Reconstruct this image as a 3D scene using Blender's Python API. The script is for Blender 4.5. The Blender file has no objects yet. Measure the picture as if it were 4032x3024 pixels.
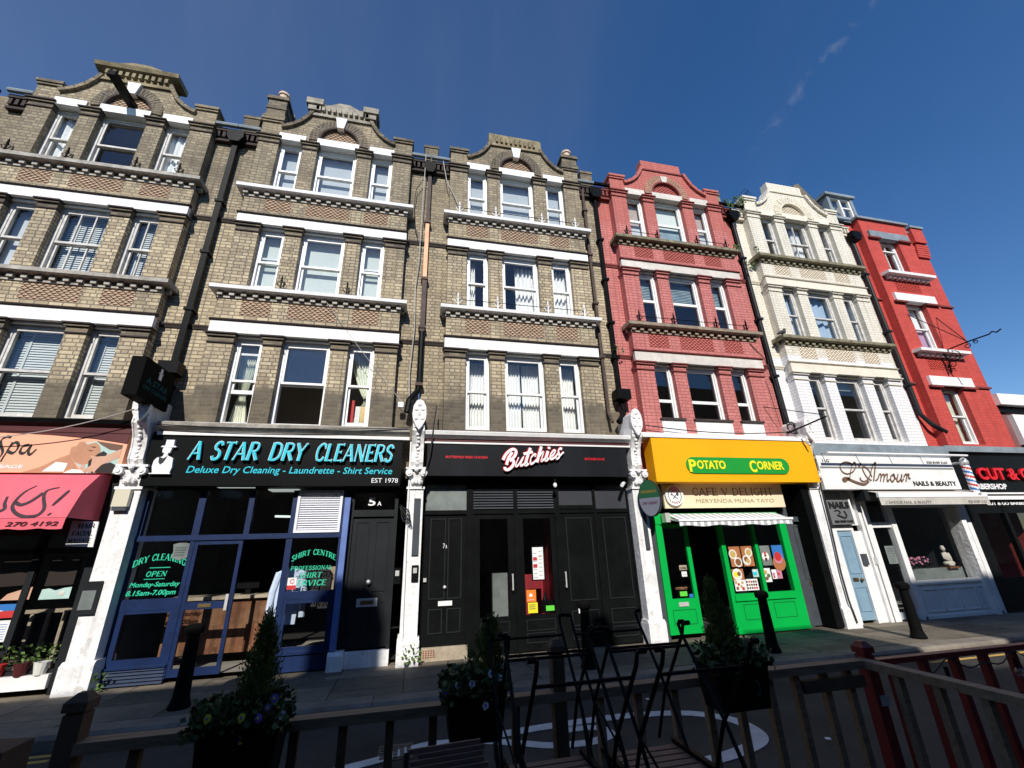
import bpy, bmesh, math, random
from mathutils import Vector, Matrix, Euler
from math import radians as rad, sin, cos, pi, atan2, sqrt
random.seed(7)
S = bpy.context.scene
COL = S.collection

# ------------------------------------------------------------------ camera
cam_d = bpy.data.cameras.new("camera"); cam = bpy.data.objects.new("camera", cam_d); COL.objects.link(cam)
yaw, pit, rol = rad(13.1), rad(21.25), rad(-1.83)
fw = Vector((sin(yaw)*cos(pit), cos(yaw)*cos(pit), sin(pit))); rt = Vector((cos(yaw), -sin(yaw), 0)); up = rt.cross(fw)
r2 = rt*cos(rol)+up*sin(rol); u2 = up*cos(rol)-rt*sin(rol)
cam.matrix_world = Matrix(((r2.x,u2.x,-fw.x,0),(r2.y,u2.y,-fw.y,0),(r2.z,u2.z,-fw.z,1.6),(0,0,0,1)))
cam_d.sensor_width = 36; cam_d.lens = 1690/4032*36; cam_d.clip_start = .05; cam_d.clip_end = 3000
S.camera = cam
# ------------------------------------------------------------------ sun, sky, exposure
SUN_D = Vector((.197, 1, -.72)).normalized()
sl = bpy.data.lights.new("sun", 'SUN'); sl.energy = 5.0; sl.angle = rad(.53); sl.color = (1, .955, .88)
so = bpy.data.objects.new("sun", sl); COL.objects.link(so); so.location = (-4, -20, 20)
so.rotation_euler = SUN_D.to_track_quat('-Z', 'Y').to_euler()
W = bpy.data.worlds.new("World"); S.world = W; W.use_nodes = True
nt = W.node_tree; N = nt.nodes; bg = N['Background']
sk = N.new('ShaderNodeTexSky'); sk.sky_type = 'NISHITA'; sk.sun_disc = False
sk.sun_elevation = math.asin(-SUN_D.z); sk.sun_rotation = atan2(-SUN_D.x, -SUN_D.y) % (2*pi)
sk.air_density = 1.0; sk.dust_density = .1; sk.ozone_density = 3.0
tc = N.new('ShaderNodeTexCoord'); mp = N.new('ShaderNodeMapping'); mp.inputs['Scale'].default_value = (3.4, 1.1, .8); mp.inputs['Rotation'].default_value = (0, 0, rad(35))
nz = N.new('ShaderNodeTexNoise'); nz.inputs['Scale'].default_value = 1.6; nz.inputs['Detail'].default_value = 7; nz.inputs['Roughness'].default_value = .55; nz.inputs['Distortion'].default_value = .6
mr = N.new('ShaderNodeMapRange'); mr.inputs[1].default_value = .48; mr.inputs[2].default_value = .85; mr.inputs[3].default_value = 0; mr.inputs[4].default_value = .07
mix = N.new('ShaderNodeMixRGB'); mix.inputs[2].default_value = (3.6, 3.7, 4.1, 1)
L = nt.links
L.new(tc.outputs['Generated'], mp.inputs['Vector']); L.new(mp.outputs[0], nz.inputs['Vector']); L.new(nz.outputs['Fac'], mr.inputs[0])
# one broken streak of high cirrus: a narrow band about a great circle of the sky, broken up by noise
def wm(op, a, b=None):
    n = N.new('ShaderNodeMath'); n.operation = op
    for i, q in enumerate((a, b)):
        if q is None: continue
        if isinstance(q, (int, float)): n.inputs[i].default_value = q
        else: L.new(q, n.inputs[i])
    return n.outputs[0]
def wdir(x, y): return (r2*((x-2016)/1690)+u2*(-(y-1512)/1690)+fw).normalized()
da, db_ = wdir(3140, 370), wdir(3360, 90); dn = da.cross(db_).normalized(); dm = (da+db_).normalized()
def dotw(vec):
    n = N.new('ShaderNodeVectorMath'); n.operation = 'DOT_PRODUCT'; n.inputs[1].default_value = vec; L.new(tc.outputs['Generated'], n.inputs[0]); return n.outputs['Value']
band = wm('MAXIMUM', wm('SUBTRACT', 1, wm('MULTIPLY', wm('ABSOLUTE', dotw(dn)), 75)), 0)
near = wm('MAXIMUM', wm('MULTIPLY', wm('SUBTRACT', dotw(dm), .985), 70), 0)
nz2 = N.new('ShaderNodeTexNoise'); nz2.inputs['Scale'].default_value = 34; nz2.inputs['Detail'].default_value = 8; nz2.inputs['Distortion'].default_value = 1.2; L.new(tc.outputs['Generated'], nz2.inputs['Vector'])
brk = wm('MAXIMUM', wm('MULTIPLY', wm('SUBTRACT', nz2.outputs['Fac'], .47), 2.2), 0)
streak = wm('MULTIPLY', wm('MULTIPLY', band, near), brk)
veil = wm('MAXIMUM', wm('MULTIPLY', wm('SUBTRACT', dotw(Vector((-.75,.35,.55)).normalized()), .25), .135), 0)
vn = wm('MULTIPLY_ADD', nz.outputs['Fac'], .9); vn.node.inputs[2].default_value = .5
L.new(wm('MINIMUM', wm('ADD', wm('ADD', wm('MULTIPLY', mr.outputs[0], .5), wm('MULTIPLY', streak, .28)), wm('MULTIPLY', veil, vn)), .5), mix.inputs[0])
hs = N.new('ShaderNodeHueSaturation'); hs.inputs['Saturation'].default_value = 1.25; hs.inputs['Hue'].default_value = .506; hs.inputs['Value'].default_value = 1.0; L.new(sk.outputs[0], hs.inputs['Color']); L.new(hs.outputs[0], mix.inputs[1]); L.new(mix.outputs[0], bg.inputs[0])
bg.inputs[1].default_value = .132
vs = S.view_settings; vs.view_transform = 'Standard'; vs.look = 'None'; vs.exposure = 0; vs.gamma = 1; vs.use_curve_mapping = False
S.cycles.max_bounces = 6; S.cycles.transparent_max_bounces = 12; S.cycles.caustics_reflective = False; S.cycles.caustics_refractive = False

# ------------------------------------------------------------------ materials
def newmat(name):
    m = bpy.data.materials.new(name); m.use_nodes = True
    return m, m.node_tree.nodes, m.node_tree.links, m.node_tree.nodes['Principled BSDF']
def M(name, col, rough=.6, var=.12, scale=3.0, bump=0.0, metal=0.0, spec=.4, bscale=30, emit=None, stretch=(1,1,1)):
    m, n, l, b = newmat(name)
    g = n.new('ShaderNodeNewGeometry'); t = n.new('ShaderNodeTexNoise'); t.inputs['Scale'].default_value = scale; t.inputs['Detail'].default_value = 6; t.inputs['Roughness'].default_value = .65
    mp = n.new('ShaderNodeMapping'); mp.inputs['Scale'].default_value = stretch; l.new(g.outputs['Position'], mp.inputs[0]); l.new(mp.outputs[0], t.inputs['Vector'])
    x = n.new('ShaderNodeMapRange'); x.inputs[1].default_value = .3; x.inputs[2].default_value = .7
    x.inputs[3].default_value = 1-var; x.inputs[4].default_value = 1+var*.6; l.new(t.outputs['Fac'], x.inputs[0])
    v = n.new('ShaderNodeVectorMath'); v.operation = 'SCALE'; v.inputs[0].default_value = col[:3]; l.new(x.outputs[0], v.inputs['Scale'])
    l.new(v.outputs[0], b.inputs['Base Color'])
    b.inputs['Roughness'].default_value = rough; b.inputs['Metallic'].default_value = metal; b.inputs['Specular IOR Level'].default_value = spec
    if bump:
        t2 = n.new('ShaderNodeTexNoise'); t2.inputs['Scale'].default_value = bscale; t2.inputs['Detail'].default_value = 4; l.new(g.outputs['Position'], t2.inputs['Vector'])
        bp = n.new('ShaderNodeBump'); bp.inputs['Strength'].default_value = bump; bp.inputs['Distance'].default_value = .02; l.new(t2.outputs['Fac'], bp.inputs['Height']); l.new(bp.outputs[0], b.inputs['Normal'])
    if emit: b.inputs['Emission Color'].default_value = (*emit[:3],1); b.inputs['Emission Strength'].default_value = emit[3]
    return m
def brick(name, c1, c2, mort, soot=.5, sootcol=(.05,.045,.04), msize=.011, bump=.5, bands=(), rw=.225, rh=.0755, bcol=(.035,.03,.027), sscale=.55, sq=1.0):
    m, n, l, b = newmat(name)
    g = n.new('ShaderNodeNewGeometry'); s = n.new('ShaderNodeSeparateXYZ'); l.new(g.outputs['Position'], s.inputs[0])
    a = n.new('ShaderNodeMath'); a.operation = 'ADD'; l.new(s.outputs[0], a.inputs[0]); l.new(s.outputs[1], a.inputs[1])
    c = n.new('ShaderNodeCombineXYZ'); l.new(a.outputs[0], c.inputs[0]); l.new(s.outputs[2], c.inputs[1])
    br = n.new('ShaderNodeTexBrick'); br.inputs['Scale'].default_value = 1; br.inputs['Brick Width'].default_value = rw; br.inputs['Row Height'].default_value = rh
    br.squash = sq; br.squash_frequency = 2; br.inputs['Mortar Size'].default_value = msize; br.inputs['Mortar Smooth'].default_value = .3; br.inputs['Bias'].default_value = -.1
    br.inputs['Color1'].default_value = (*c1,1); br.inputs['Color2'].default_value = (*c2,1); br.inputs['Mortar'].default_value = (*mort,1)
    l.new(c.outputs[0], br.inputs['Vector'])
    cur = br.outputs['Color']
    def nmix(scale, lo, hi, amt, col, detail=6, stretch=None):
        nonlocal cur
        t = n.new('ShaderNodeTexNoise'); t.inputs['Scale'].default_value = scale; t.inputs['Detail'].default_value = detail; t.inputs['Roughness'].default_value = .7
        if stretch:
            mp = n.new('ShaderNodeMapping'); mp.inputs['Scale'].default_value = stretch; l.new(g.outputs['Position'], mp.inputs[0]); l.new(mp.outputs[0], t.inputs['Vector'])
        else: l.new(g.outputs['Position'], t.inputs['Vector'])
        r = n.new('ShaderNodeMapRange'); r.inputs[1].default_value = lo; r.inputs[2].default_value = hi; r.inputs[4].default_value = amt; l.new(t.outputs['Fac'], r.inputs[0])
        x = n.new('ShaderNodeMixRGB'); x.inputs[2].default_value = (*col,1); l.new(r.outputs[0], x.inputs[0]); l.new(cur, x.inputs[1]); cur = x.outputs[0]
    if soot:
        nmix(sscale, .42, .72, soot, sootcol); nmix(7, .5, .8, soot*.8, sootcol); nmix(2.2, .48, .72, soot*.75, sootcol, stretch=(3,3,.4)); nmix(.8, .5, .75, .3, (.62,.50,.30)); nmix(14, .62, .8, .5, (.62,.56,.44))
    else: nmix(1.1, .42, .75, .35, tuple(q*.66 for q in c1)); nmix(2.6, .5, .74, .55, tuple(q*.45 for q in c1), stretch=(4,4,.25)); nmix(9, .6, .8, .4, tuple(min(1,q*1.15+.05) for q in c1)); nmix(1.7, .56, .74, .45, (.13,.10,.075), stretch=(5,5,.35))
    for z0, z1, amt, soft in bands:      # painted / dirt-darkened courses at a height of the wall
        t = n.new('ShaderNodeTexNoise'); t.inputs['Scale'].default_value = 3.5; t.inputs['Detail'].default_value = 5; l.new(g.outputs['Position'], t.inputs['Vector'])
        ad = n.new('ShaderNodeMath'); ad.operation = 'MULTIPLY_ADD'; ad.inputs[1].default_value = soft*2; l.new(t.outputs['Fac'], ad.inputs[0]); l.new(s.outputs[2], ad.inputs[2])
        r0 = n.new('ShaderNodeMapRange'); r0.inputs[1].default_value = z0; r0.inputs[2].default_value = z0+.04+soft*.5; l.new(ad.outputs[0], r0.inputs[0])
        r1 = n.new('ShaderNodeMapRange'); r1.inputs[1].default_value = z1; r1.inputs[2].default_value = z1+.04+soft*.5; r1.inputs[3].default_value = 1; r1.inputs[4].default_value = 0; l.new(ad.outputs[0], r1.inputs[0])
        mu = n.new('ShaderNodeMath'); mu.operation = 'MULTIPLY'; l.new(r0.outputs[0], mu.inputs[0]); l.new(r1.outputs[0], mu.inputs[1])
        m2 = n.new('ShaderNodeMath'); m2.operation = 'MULTIPLY'; m2.inputs[1].default_value = amt; l.new(mu.outputs[0], m2.inputs[0])
        notm = n.new('ShaderNodeMath'); notm.operation = 'MULTIPLY_ADD'; notm.inputs[1].default_value = -.75; notm.inputs[2].default_value = 1; l.new(br.outputs['Fac'], notm.inputs[0])
        m3 = n.new('ShaderNodeMath'); m3.operation = 'MULTIPLY'; l.new(m2.outputs[0], m3.inputs[0]); l.new(notm.outputs[0], m3.inputs[1])
        x = n.new('ShaderNodeMixRGB'); x.inputs[2].default_value = (*bcol,1); l.new(m3.outputs[0], x.inputs[0]); l.new(cur, x.inputs[1]); cur = x.outputs[0]
    l.new(cur, b.inputs['Base Color']); b.inputs['Roughness'].default_value = .85; b.inputs['Specular IOR Level'].default_value = .25
    t3 = n.new('ShaderNodeTexNoise'); t3.inputs['Scale'].default_value = 40; l.new(g.outputs['Position'], t3.inputs['Vector'])
    hm = n.new('ShaderNodeMath'); hm.operation = 'MULTIPLY_ADD'; hm.inputs[1].default_value = -1; l.new(br.outputs['Fac'], hm.inputs[0])
    h2 = n.new('ShaderNodeMath'); h2.operation = 'MULTIPLY'; h2.inputs[1].default_value = .5; l.new(t3.outputs['Fac'], h2.inputs[0]); l.new(h2.outputs[0], hm.inputs[2])
    bp = n.new('ShaderNodeBump'); bp.inputs['Strength'].default_value = bump; bp.inputs['Distance'].default_value = .012; l.new(hm.outputs[0], bp.inputs['Height']); l.new(bp.outputs[0], b.inputs['Normal'])
    return m
def glass(name, tint=(.82,.87,.86), f=1.5, rough=.0, add=.0, wav=.15):
    m, n, l, b = newmat(name); n.remove(b)
    tr = n.new('ShaderNodeBsdfTransparent'); tr.inputs[0].default_value = (*tint,1)
    gl = n.new('ShaderNodeBsdfGlossy'); gl.inputs['Roughness'].default_value = rough; gl.inputs[0].default_value = (.95,.97,1,1)
    lw = n.new('ShaderNodeLayerWeight'); lw.inputs[0].default_value = .5
    pw = n.new('ShaderNodeMath'); pw.operation = 'POWER'; pw.inputs[1].default_value = 4; l.new(lw.outputs['Facing'], pw.inputs[0])
    ad = n.new('ShaderNodeMath'); ad.operation = 'MULTIPLY_ADD'; ad.inputs[1].default_value = .9; ad.inputs[2].default_value = .085+add; l.new(pw.outputs[0], ad.inputs[0])
    g = n.new('ShaderNodeNewGeometry'); t = n.new('ShaderNodeTexNoise'); t.inputs['Scale'].default_value = 1.6; l.new(g.outputs['Position'], t.inputs['Vector'])
    bp = n.new('ShaderNodeBump'); bp.inputs['Strength'].default_value = wav; bp.inputs['Distance'].default_value = .01; l.new(t.outputs['Fac'], bp.inputs['Height']); l.new(bp.outputs[0], gl.inputs['Normal'])
    mx = n.new('ShaderNodeMixShader'); l.new(ad.outputs[0], mx.inputs[0]); l.new(tr.outputs[0], mx.inputs[1]); l.new(gl.outputs[0], mx.inputs[2])
    l.new(mx.outputs[0], n['Material Output'].inputs[0]); return m
def slabs(name, col, mort, w, h, ms=.012, soot=.45):
    m = brick(name, col, tuple(q*.5 for q in col), mort, soot=soot, sootcol=(.02,.02,.02), msize=ms, bump=.3, rw=w, rh=h, sscale=1.1)
    n = m.node_tree.nodes; l = m.node_tree.links
    br = next(q for q in n if q.type == 'TEX_BRICK'); g = next(q for q in n if q.type == 'NEW_GEOMETRY')
    mp = n.new('ShaderNodeMapping'); mp.inputs['Rotation'].default_value = (0,0,pi/2); l.new(g.outputs['Position'], mp.inputs[0]); l.new(mp.outputs[0], br.inputs['Vector'])
    return m
BANDS = ((3.0, 4.66, .72, .3),)
m_stock = brick('stock_brick', (.63,.52,.345), (.35,.275,.185), (.18,.16,.125), sq=.52, rw=.205, soot=.55, sootcol=(.09,.077,.06), bands=BANDS+((9.5,13,.34,.9),))
m_dark = brick('sooty_brick', (.27,.22,.15), (.10,.08,.06), (.13,.12,.1), soot=.5, sootcol=(.035,.032,.03))
m_vous = brick('arch_brick', (.17,.135,.095), (.1,.08,.06), (.22,.2,.17), soot=.4, rw=.08, rh=.5)
m_pink = brick('pink_painted_brick', (.60,.215,.195), (.51,.17,.155), (.31,.095,.085), sq=.52, soot=0, msize=.008, bands=((9.9,13,.45,.5),), bcol=(.42,.10,.07))
m_cream = brick('cream_painted_brick', (.80,.75,.64), (.73,.68,.57), (.52,.47,.39), sq=.52, soot=0, msize=.007, bands=((2,5.95,.97,.0),), bcol=(.80,.80,.82))
m_red = brick('red_painted_brick', (.57,.085,.068), (.49,.07,.058), (.36,.052,.043), soot=0, msize=.005, bump=.3)
m_terra = M('terracotta_lattice', (.44,.31,.215), .85, .3, 9, .3)
m_pinkl = M('pink_lattice', (.50,.13,.11), .8, .2, 9, .2)
m_creaml = M('cream_lattice', (.80,.70,.55), .8, .15, 9, .2)
m_redl = M('red_lattice', (.52,.062,.043), .8, .15, 9, .2)
m_white = M('white_render', (.83,.82,.80), .7, .12, 2.5, .15, stretch=(2,2,.6))
m_stone = M('stone_band', (.66,.61,.55), .8, .22, 3, .2)
m_grime_shade = M('weathered_shaded_stone', (.46,.43,.38), .9, .45, 5, .4)  # weathered stone; on dentils its grey stands in for shade
m_mossy = M('mossy_stone', (.27,.24,.16), .95, .55, 7, .6)
m_coping = M('mossy_coping', (.27,.225,.14), .95, .5, 4, .5)
m_string = M('dark_moulding', (.05,.036,.032), .85, .3, 6, .3)
m_wframe = M('white_window_paint', (.80,.80,.79), .45, .1, 8)
m_oldframe = M('old_window_paint', (.62,.60,.57), .6, .3, 8, .2)
m_black = M('black_paint', (.006,.0065,.0068), .4, .4, 3, .08, spec=.08); m_boxblack = M('matt_black_box', (.006,.006,.0063), .7, .2, 3, spec=.03)
m_blackm = M('black_iron', (.006,.006,.006), .5, .3, 12, .1, spec=.08)
m_fascia = M('black_fascia', (.006,.0065,.007), .35, .25, 1.2, 0, spec=.1)
m_fascia2 = M('charcoal_fascia', (.014,.015,.018), .4, .35, 1.0, 0, spec=.12, stretch=(2,1,.5))
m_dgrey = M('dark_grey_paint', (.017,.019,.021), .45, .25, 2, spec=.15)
m_slate = M('slate_grey_paint', (.06,.07,.08), .5, .2, 3, spec=.2); m_greystripe = M('grey_stripe_paint', (.2,.21,.21), .5, .1)
m_lead = M('lead_flashing', (.23,.27,.30), .6, .3, 3, .2)
m_blue = M('blue_paint', (.006,.02,.078), .4, .3, 6, .08)
m_lblue = M('light_blue', (.12,.19,.45), .45, .15, 4)
m_paleb = M('pale_blue_door', (.22,.34,.44), .45, .15, 4)
m_green = M('green_paint', (.0,.40,.062), .4, .08, 2)
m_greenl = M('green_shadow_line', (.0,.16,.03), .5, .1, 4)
m_orange = M('orange_fascia', (.93,.42,.004), .45, .07, 1.2)
m_cyan = M('cyan_lettering', (.02,.55,.68), .4, .08)
m_teal = M('teal_transfer', (.02,.52,.30), .5, .15)
m_redlet = M('red_lettering', (.72,.015,.025), .4, .1)
m_wlet = M('white_lettering', (.86,.86,.86), .4, .04)
m_brown = M('brown_lettering', (.17,.095,.062), .4, .2)
m_blacklet = M('black_lettering', (.02,.02,.02), .5, .1)
m_yellow = M('yellow_lettering', (.92,.78,.02), .5, .05)
m_logog = M('logo_green', (.01,.30,.035), .5, .08)
m_creamb = M('cream_board', (.80,.68,.47), .55, .06, 1)
m_wine = M('wine_lettering', (.10,.018,.02), .5, .1)
m_olive = M('olive_lettering', (.34,.31,.19), .5, .1)
m_wboard = M('white_board', (.82,.81,.79), .5, .12, 2)
m_gboard = M('grey_board', (.16,.165,.17), .5, .1, 2)
m_peach = M('peach_board', (.90,.44,.28), .5, .06, 1)
m_maroon = M('maroon_trim', (.09,.016,.018), .5, .2, 2)
m_skin = M('printed_skin', (.50,.25,.145), .5, .12, 6); m_skin2 = M('printed_skin_pale', (.60,.36,.25), .5, .12, 6)
m_hair = M('printed_dark_hair', (.02,.013,.01), .5, .1); m_mint = M('printed_mint', (.45,.62,.58), .5, .2, 3); m_towel = M('printed_towel', (.85,.83,.78), .5, .1, 6)
m_pinkc = M('pink_canvas', (.74,.13,.17), .85, .14, 2.2, .25, bscale=14)
m_spray = M('grey_spray_paint', (.055,.035,.045), .9, .35, 9)
def peel(name, col, under, grime):
    m = M(name, col, .75, .18, 5, .5, bscale=16); n = m.node_tree.nodes; l = m.node_tree.links; b = n['Principled BSDF']; cur = b.inputs['Base Color'].links[0].from_socket
    g = next(q for q in n if q.type == 'NEW_GEOMETRY')
    for sc_, lo, hi, amt, c_, st in ((6,.62,.66,.5,under,(1,1,1)),(15,.64,.68,.5,under,(1,1,1)),(2.0,.52,.8,.45,grime,(6,6,.35)),(30,.64,.74,.5,grime,(1,1,1))):
        t = n.new('ShaderNodeTexNoise'); t.inputs['Scale'].default_value = sc_; t.inputs['Detail'].default_value = 7; mp_ = n.new('ShaderNodeMapping'); mp_.inputs['Scale'].default_value = st; l.new(g.outputs['Position'], mp_.inputs[0]); l.new(mp_.outputs[0], t.inputs['Vector'])
        r = n.new('ShaderNodeMapRange'); r.inputs[1].default_value = lo; r.inputs[2].default_value = hi; r.inputs[4].default_value = amt; l.new(t.outputs['Fac'], r.inputs[0])
        x = n.new('ShaderNodeMixRGB'); x.inputs[2].default_value = (*c_,1); l.new(r.outputs[0], x.inputs[0]); l.new(cur, x.inputs[1]); cur = x.outputs[0]
    l.new(cur, b.inputs['Base Color']); return m
m_plaster = peel('peeling_white_paint', (.84,.83,.82), (.50,.46,.42), (.26,.23,.2))
m_curt = M('white_curtain', (.88,.88,.87), .9, .08, 4)
m_curtg = M('cream_curtain', (.78,.80,.68), .9, .08, 4)
m_curtb = M('blue_curtain', (.40,.52,.66), .9, .1, 4)
m_blind = M('pale_roller_blind', (.74,.79,.75), .9, .06, 2)
m_blindg = M('grey_roller_blind', (.60,.63,.67), .9, .06, 2)
m_board = M('pink_grey_board', (.50,.40,.36), .9, .08, 2)
m_bluef = M('blue_grey_film', (.30,.40,.45), .9, .3, 4)
m_venet = M('venetian_slat', (.62,.66,.66), .6, .05)
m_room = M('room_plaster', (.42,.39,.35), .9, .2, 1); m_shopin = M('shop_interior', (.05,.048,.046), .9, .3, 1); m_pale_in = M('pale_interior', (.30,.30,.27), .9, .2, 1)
m_floor_in = M('interior_floor', (.26,.24,.20), .8, .2, 2)
m_wood = None
m_copper = M('copper_pipe', (.46,.21,.12), .5, .25, 5, 0, .3); m_rust = M('rusty_pipe', (.085,.055,.045), .7, .4, 8, .3)
m_clay = M('clay_pot', (.62,.46,.36), .8, .15, 6, .1)
m_chrome = M('polished_metal', (.72,.71,.68), .3, .1, 10, 0, .35); m_brass = M('aged_brass', (.30,.22,.11), .4, .2, 10, 0, .9)
m_alu = M('white_louvre', (.78,.79,.83), .4, .05)
m_dlouv = M('dark_louvre', (.06,.065,.075), .5, .1)
m_step = M('worn_step', (.40,.33,.24), .9, .3, 6, .3)
m_steel = M('grey_cable', (.42,.40,.37), .7, .2, 8); m_cabled = M('black_cable', (.02,.02,.02), .7, .2)
m_leaf = M('conifer_foliage', (.115,.15,.03), .8, .45, 14); m_leaf2 = M('pansy_foliage', (.075,.105,.03), .7, .4, 20); m_weed = M('weed_foliage', (.10,.17,.035), .7, .4, 14)
m_purple = M('purple_petal', (.16,.10,.40), .7, .2, 30); m_wpet = M('white_petal', (.75,.75,.80), .7, .1, 30); m_ypet = M('yellow_petal', (.55,.48,.04), .7, .2, 30); m_ppet = M('pink_petal', (.55,.22,.32), .7, .2, 30)
m_plastic = M('black_plastic_trough', (.006,.006,.006), .55, .2, 6, spec=.1); m_soil = M('potting_soil', (.02,.014,.01), 1, .3, 20)
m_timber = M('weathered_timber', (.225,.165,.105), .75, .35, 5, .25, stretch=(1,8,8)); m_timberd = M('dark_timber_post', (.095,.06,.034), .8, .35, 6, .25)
m_slat = M('stained_slat', (.155,.10,.078), .55, .3, 7, .2, stretch=(1,8,8))
m_redw = M('red_timber_paint', (.16,.011,.011), .5, .2, 5, .1)
m_asph = M('asphalt', (.043,.040,.036), .9, .55, 1.1, .5, bscale=120)
m_kerb = M('granite_kerb', (.215,.185,.148), .85, .35, 3, .35, bscale=60)
m_pave = slabs('paving_slabs', (.22,.185,.14), (.05,.045,.04), .62, .9)
m_mark = M('white_road_paint', (.62,.62,.60), .8, .25, 4, .2); m_yline = M('yellow_road_paint', (.52,.33,.07), .8, .3, 5, .2)
m_iron = M('manhole_iron', (.035,.035,.036), .55, .4, 30, .5)
m_paper = M('white_paper', (.78,.78,.76), .7, .06, 5); m_flame = M('orange_sticker', (.80,.20,.02), .6, .1); m_ystick = M('yellow_sticker', (.85,.72,.02), .6, .1); m_gstick = M('lime_sticker', (.12,.65,.05), .6, .1); m_rstick = M('red_print', (.55,.03,.03), .6, .1); m_bstick = M('blue_print', (.03,.17,.50), .6, .1)
m_food = M('dish_print', (.58,.40,.13), .6, .5, 40); m_food2 = M('stew_print', (.26,.10,.04), .6, .5, 40); m_plate = M('plate_print', (.75,.74,.68), .5, .06); m_table = M('table_print', (.42,.16,.06), .6, .25, 12)
m_shirt = M('pale_blue_shirt', (.55,.64,.80), .9, .1, 8); m_cloth = M('dark_clothes', (.03,.03,.032), .9, .4, 8); m_statue = M('plaster_statue', (.60,.56,.48), .7, .15, 8)
m_ivory = M('ivory_plastic', (.62,.58,.44), .5, .08)
m_gull = M('pigeon_feathers', (.06,.06,.065), .8, .3, 20)
g_clear = glass('window_glass', (.93,.95,.945)); g_dark = glass('dark_window_glass', (.6,.63,.65), add=.015); g_shop = glass('shop_glass', (.93,.94,.94), wav=.04); g_frost = None
g_haze = glass('dusty_glass', (.88,.91,.91), add=.04)
g_bulb = glass('bulb_glass', (.9,.9,.9), 1.5)
m_frost = M('frosted_glass', (.20,.225,.215), .25, .3, 3)
m_tube = M('fluorescent_tube', (.9,.9,.9), .5, 0, emit=(.85,1,.92,1.2))
m_panel = M('ceiling_reflection', (.6,.6,.6), .5, 0, emit=(.8,.9,.85,.45))  # glow that stands in for a bright ceiling reflection
def woodmat():
    m = brick('wood_panelling', (.23,.10,.048), (.085,.034,.018), (.05,.02,.012), soot=.25, sootcol=(.07,.03,.015), msize=.001, bump=.05, rw=.62, rh=.06)
    n = m.node_tree.nodes; l = m.node_tree.links; c = next(q for q in n if q.type == 'COMBXYZ'); a = next(q for q in n if q.type == 'MATH'); s = next(q for q in n if q.type == 'SEPXYZ')
    l.new(s.outputs[2], c.inputs[0]); l.new(a.outputs[0], c.inputs[1]); return m
m_wood = woodmat()

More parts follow.
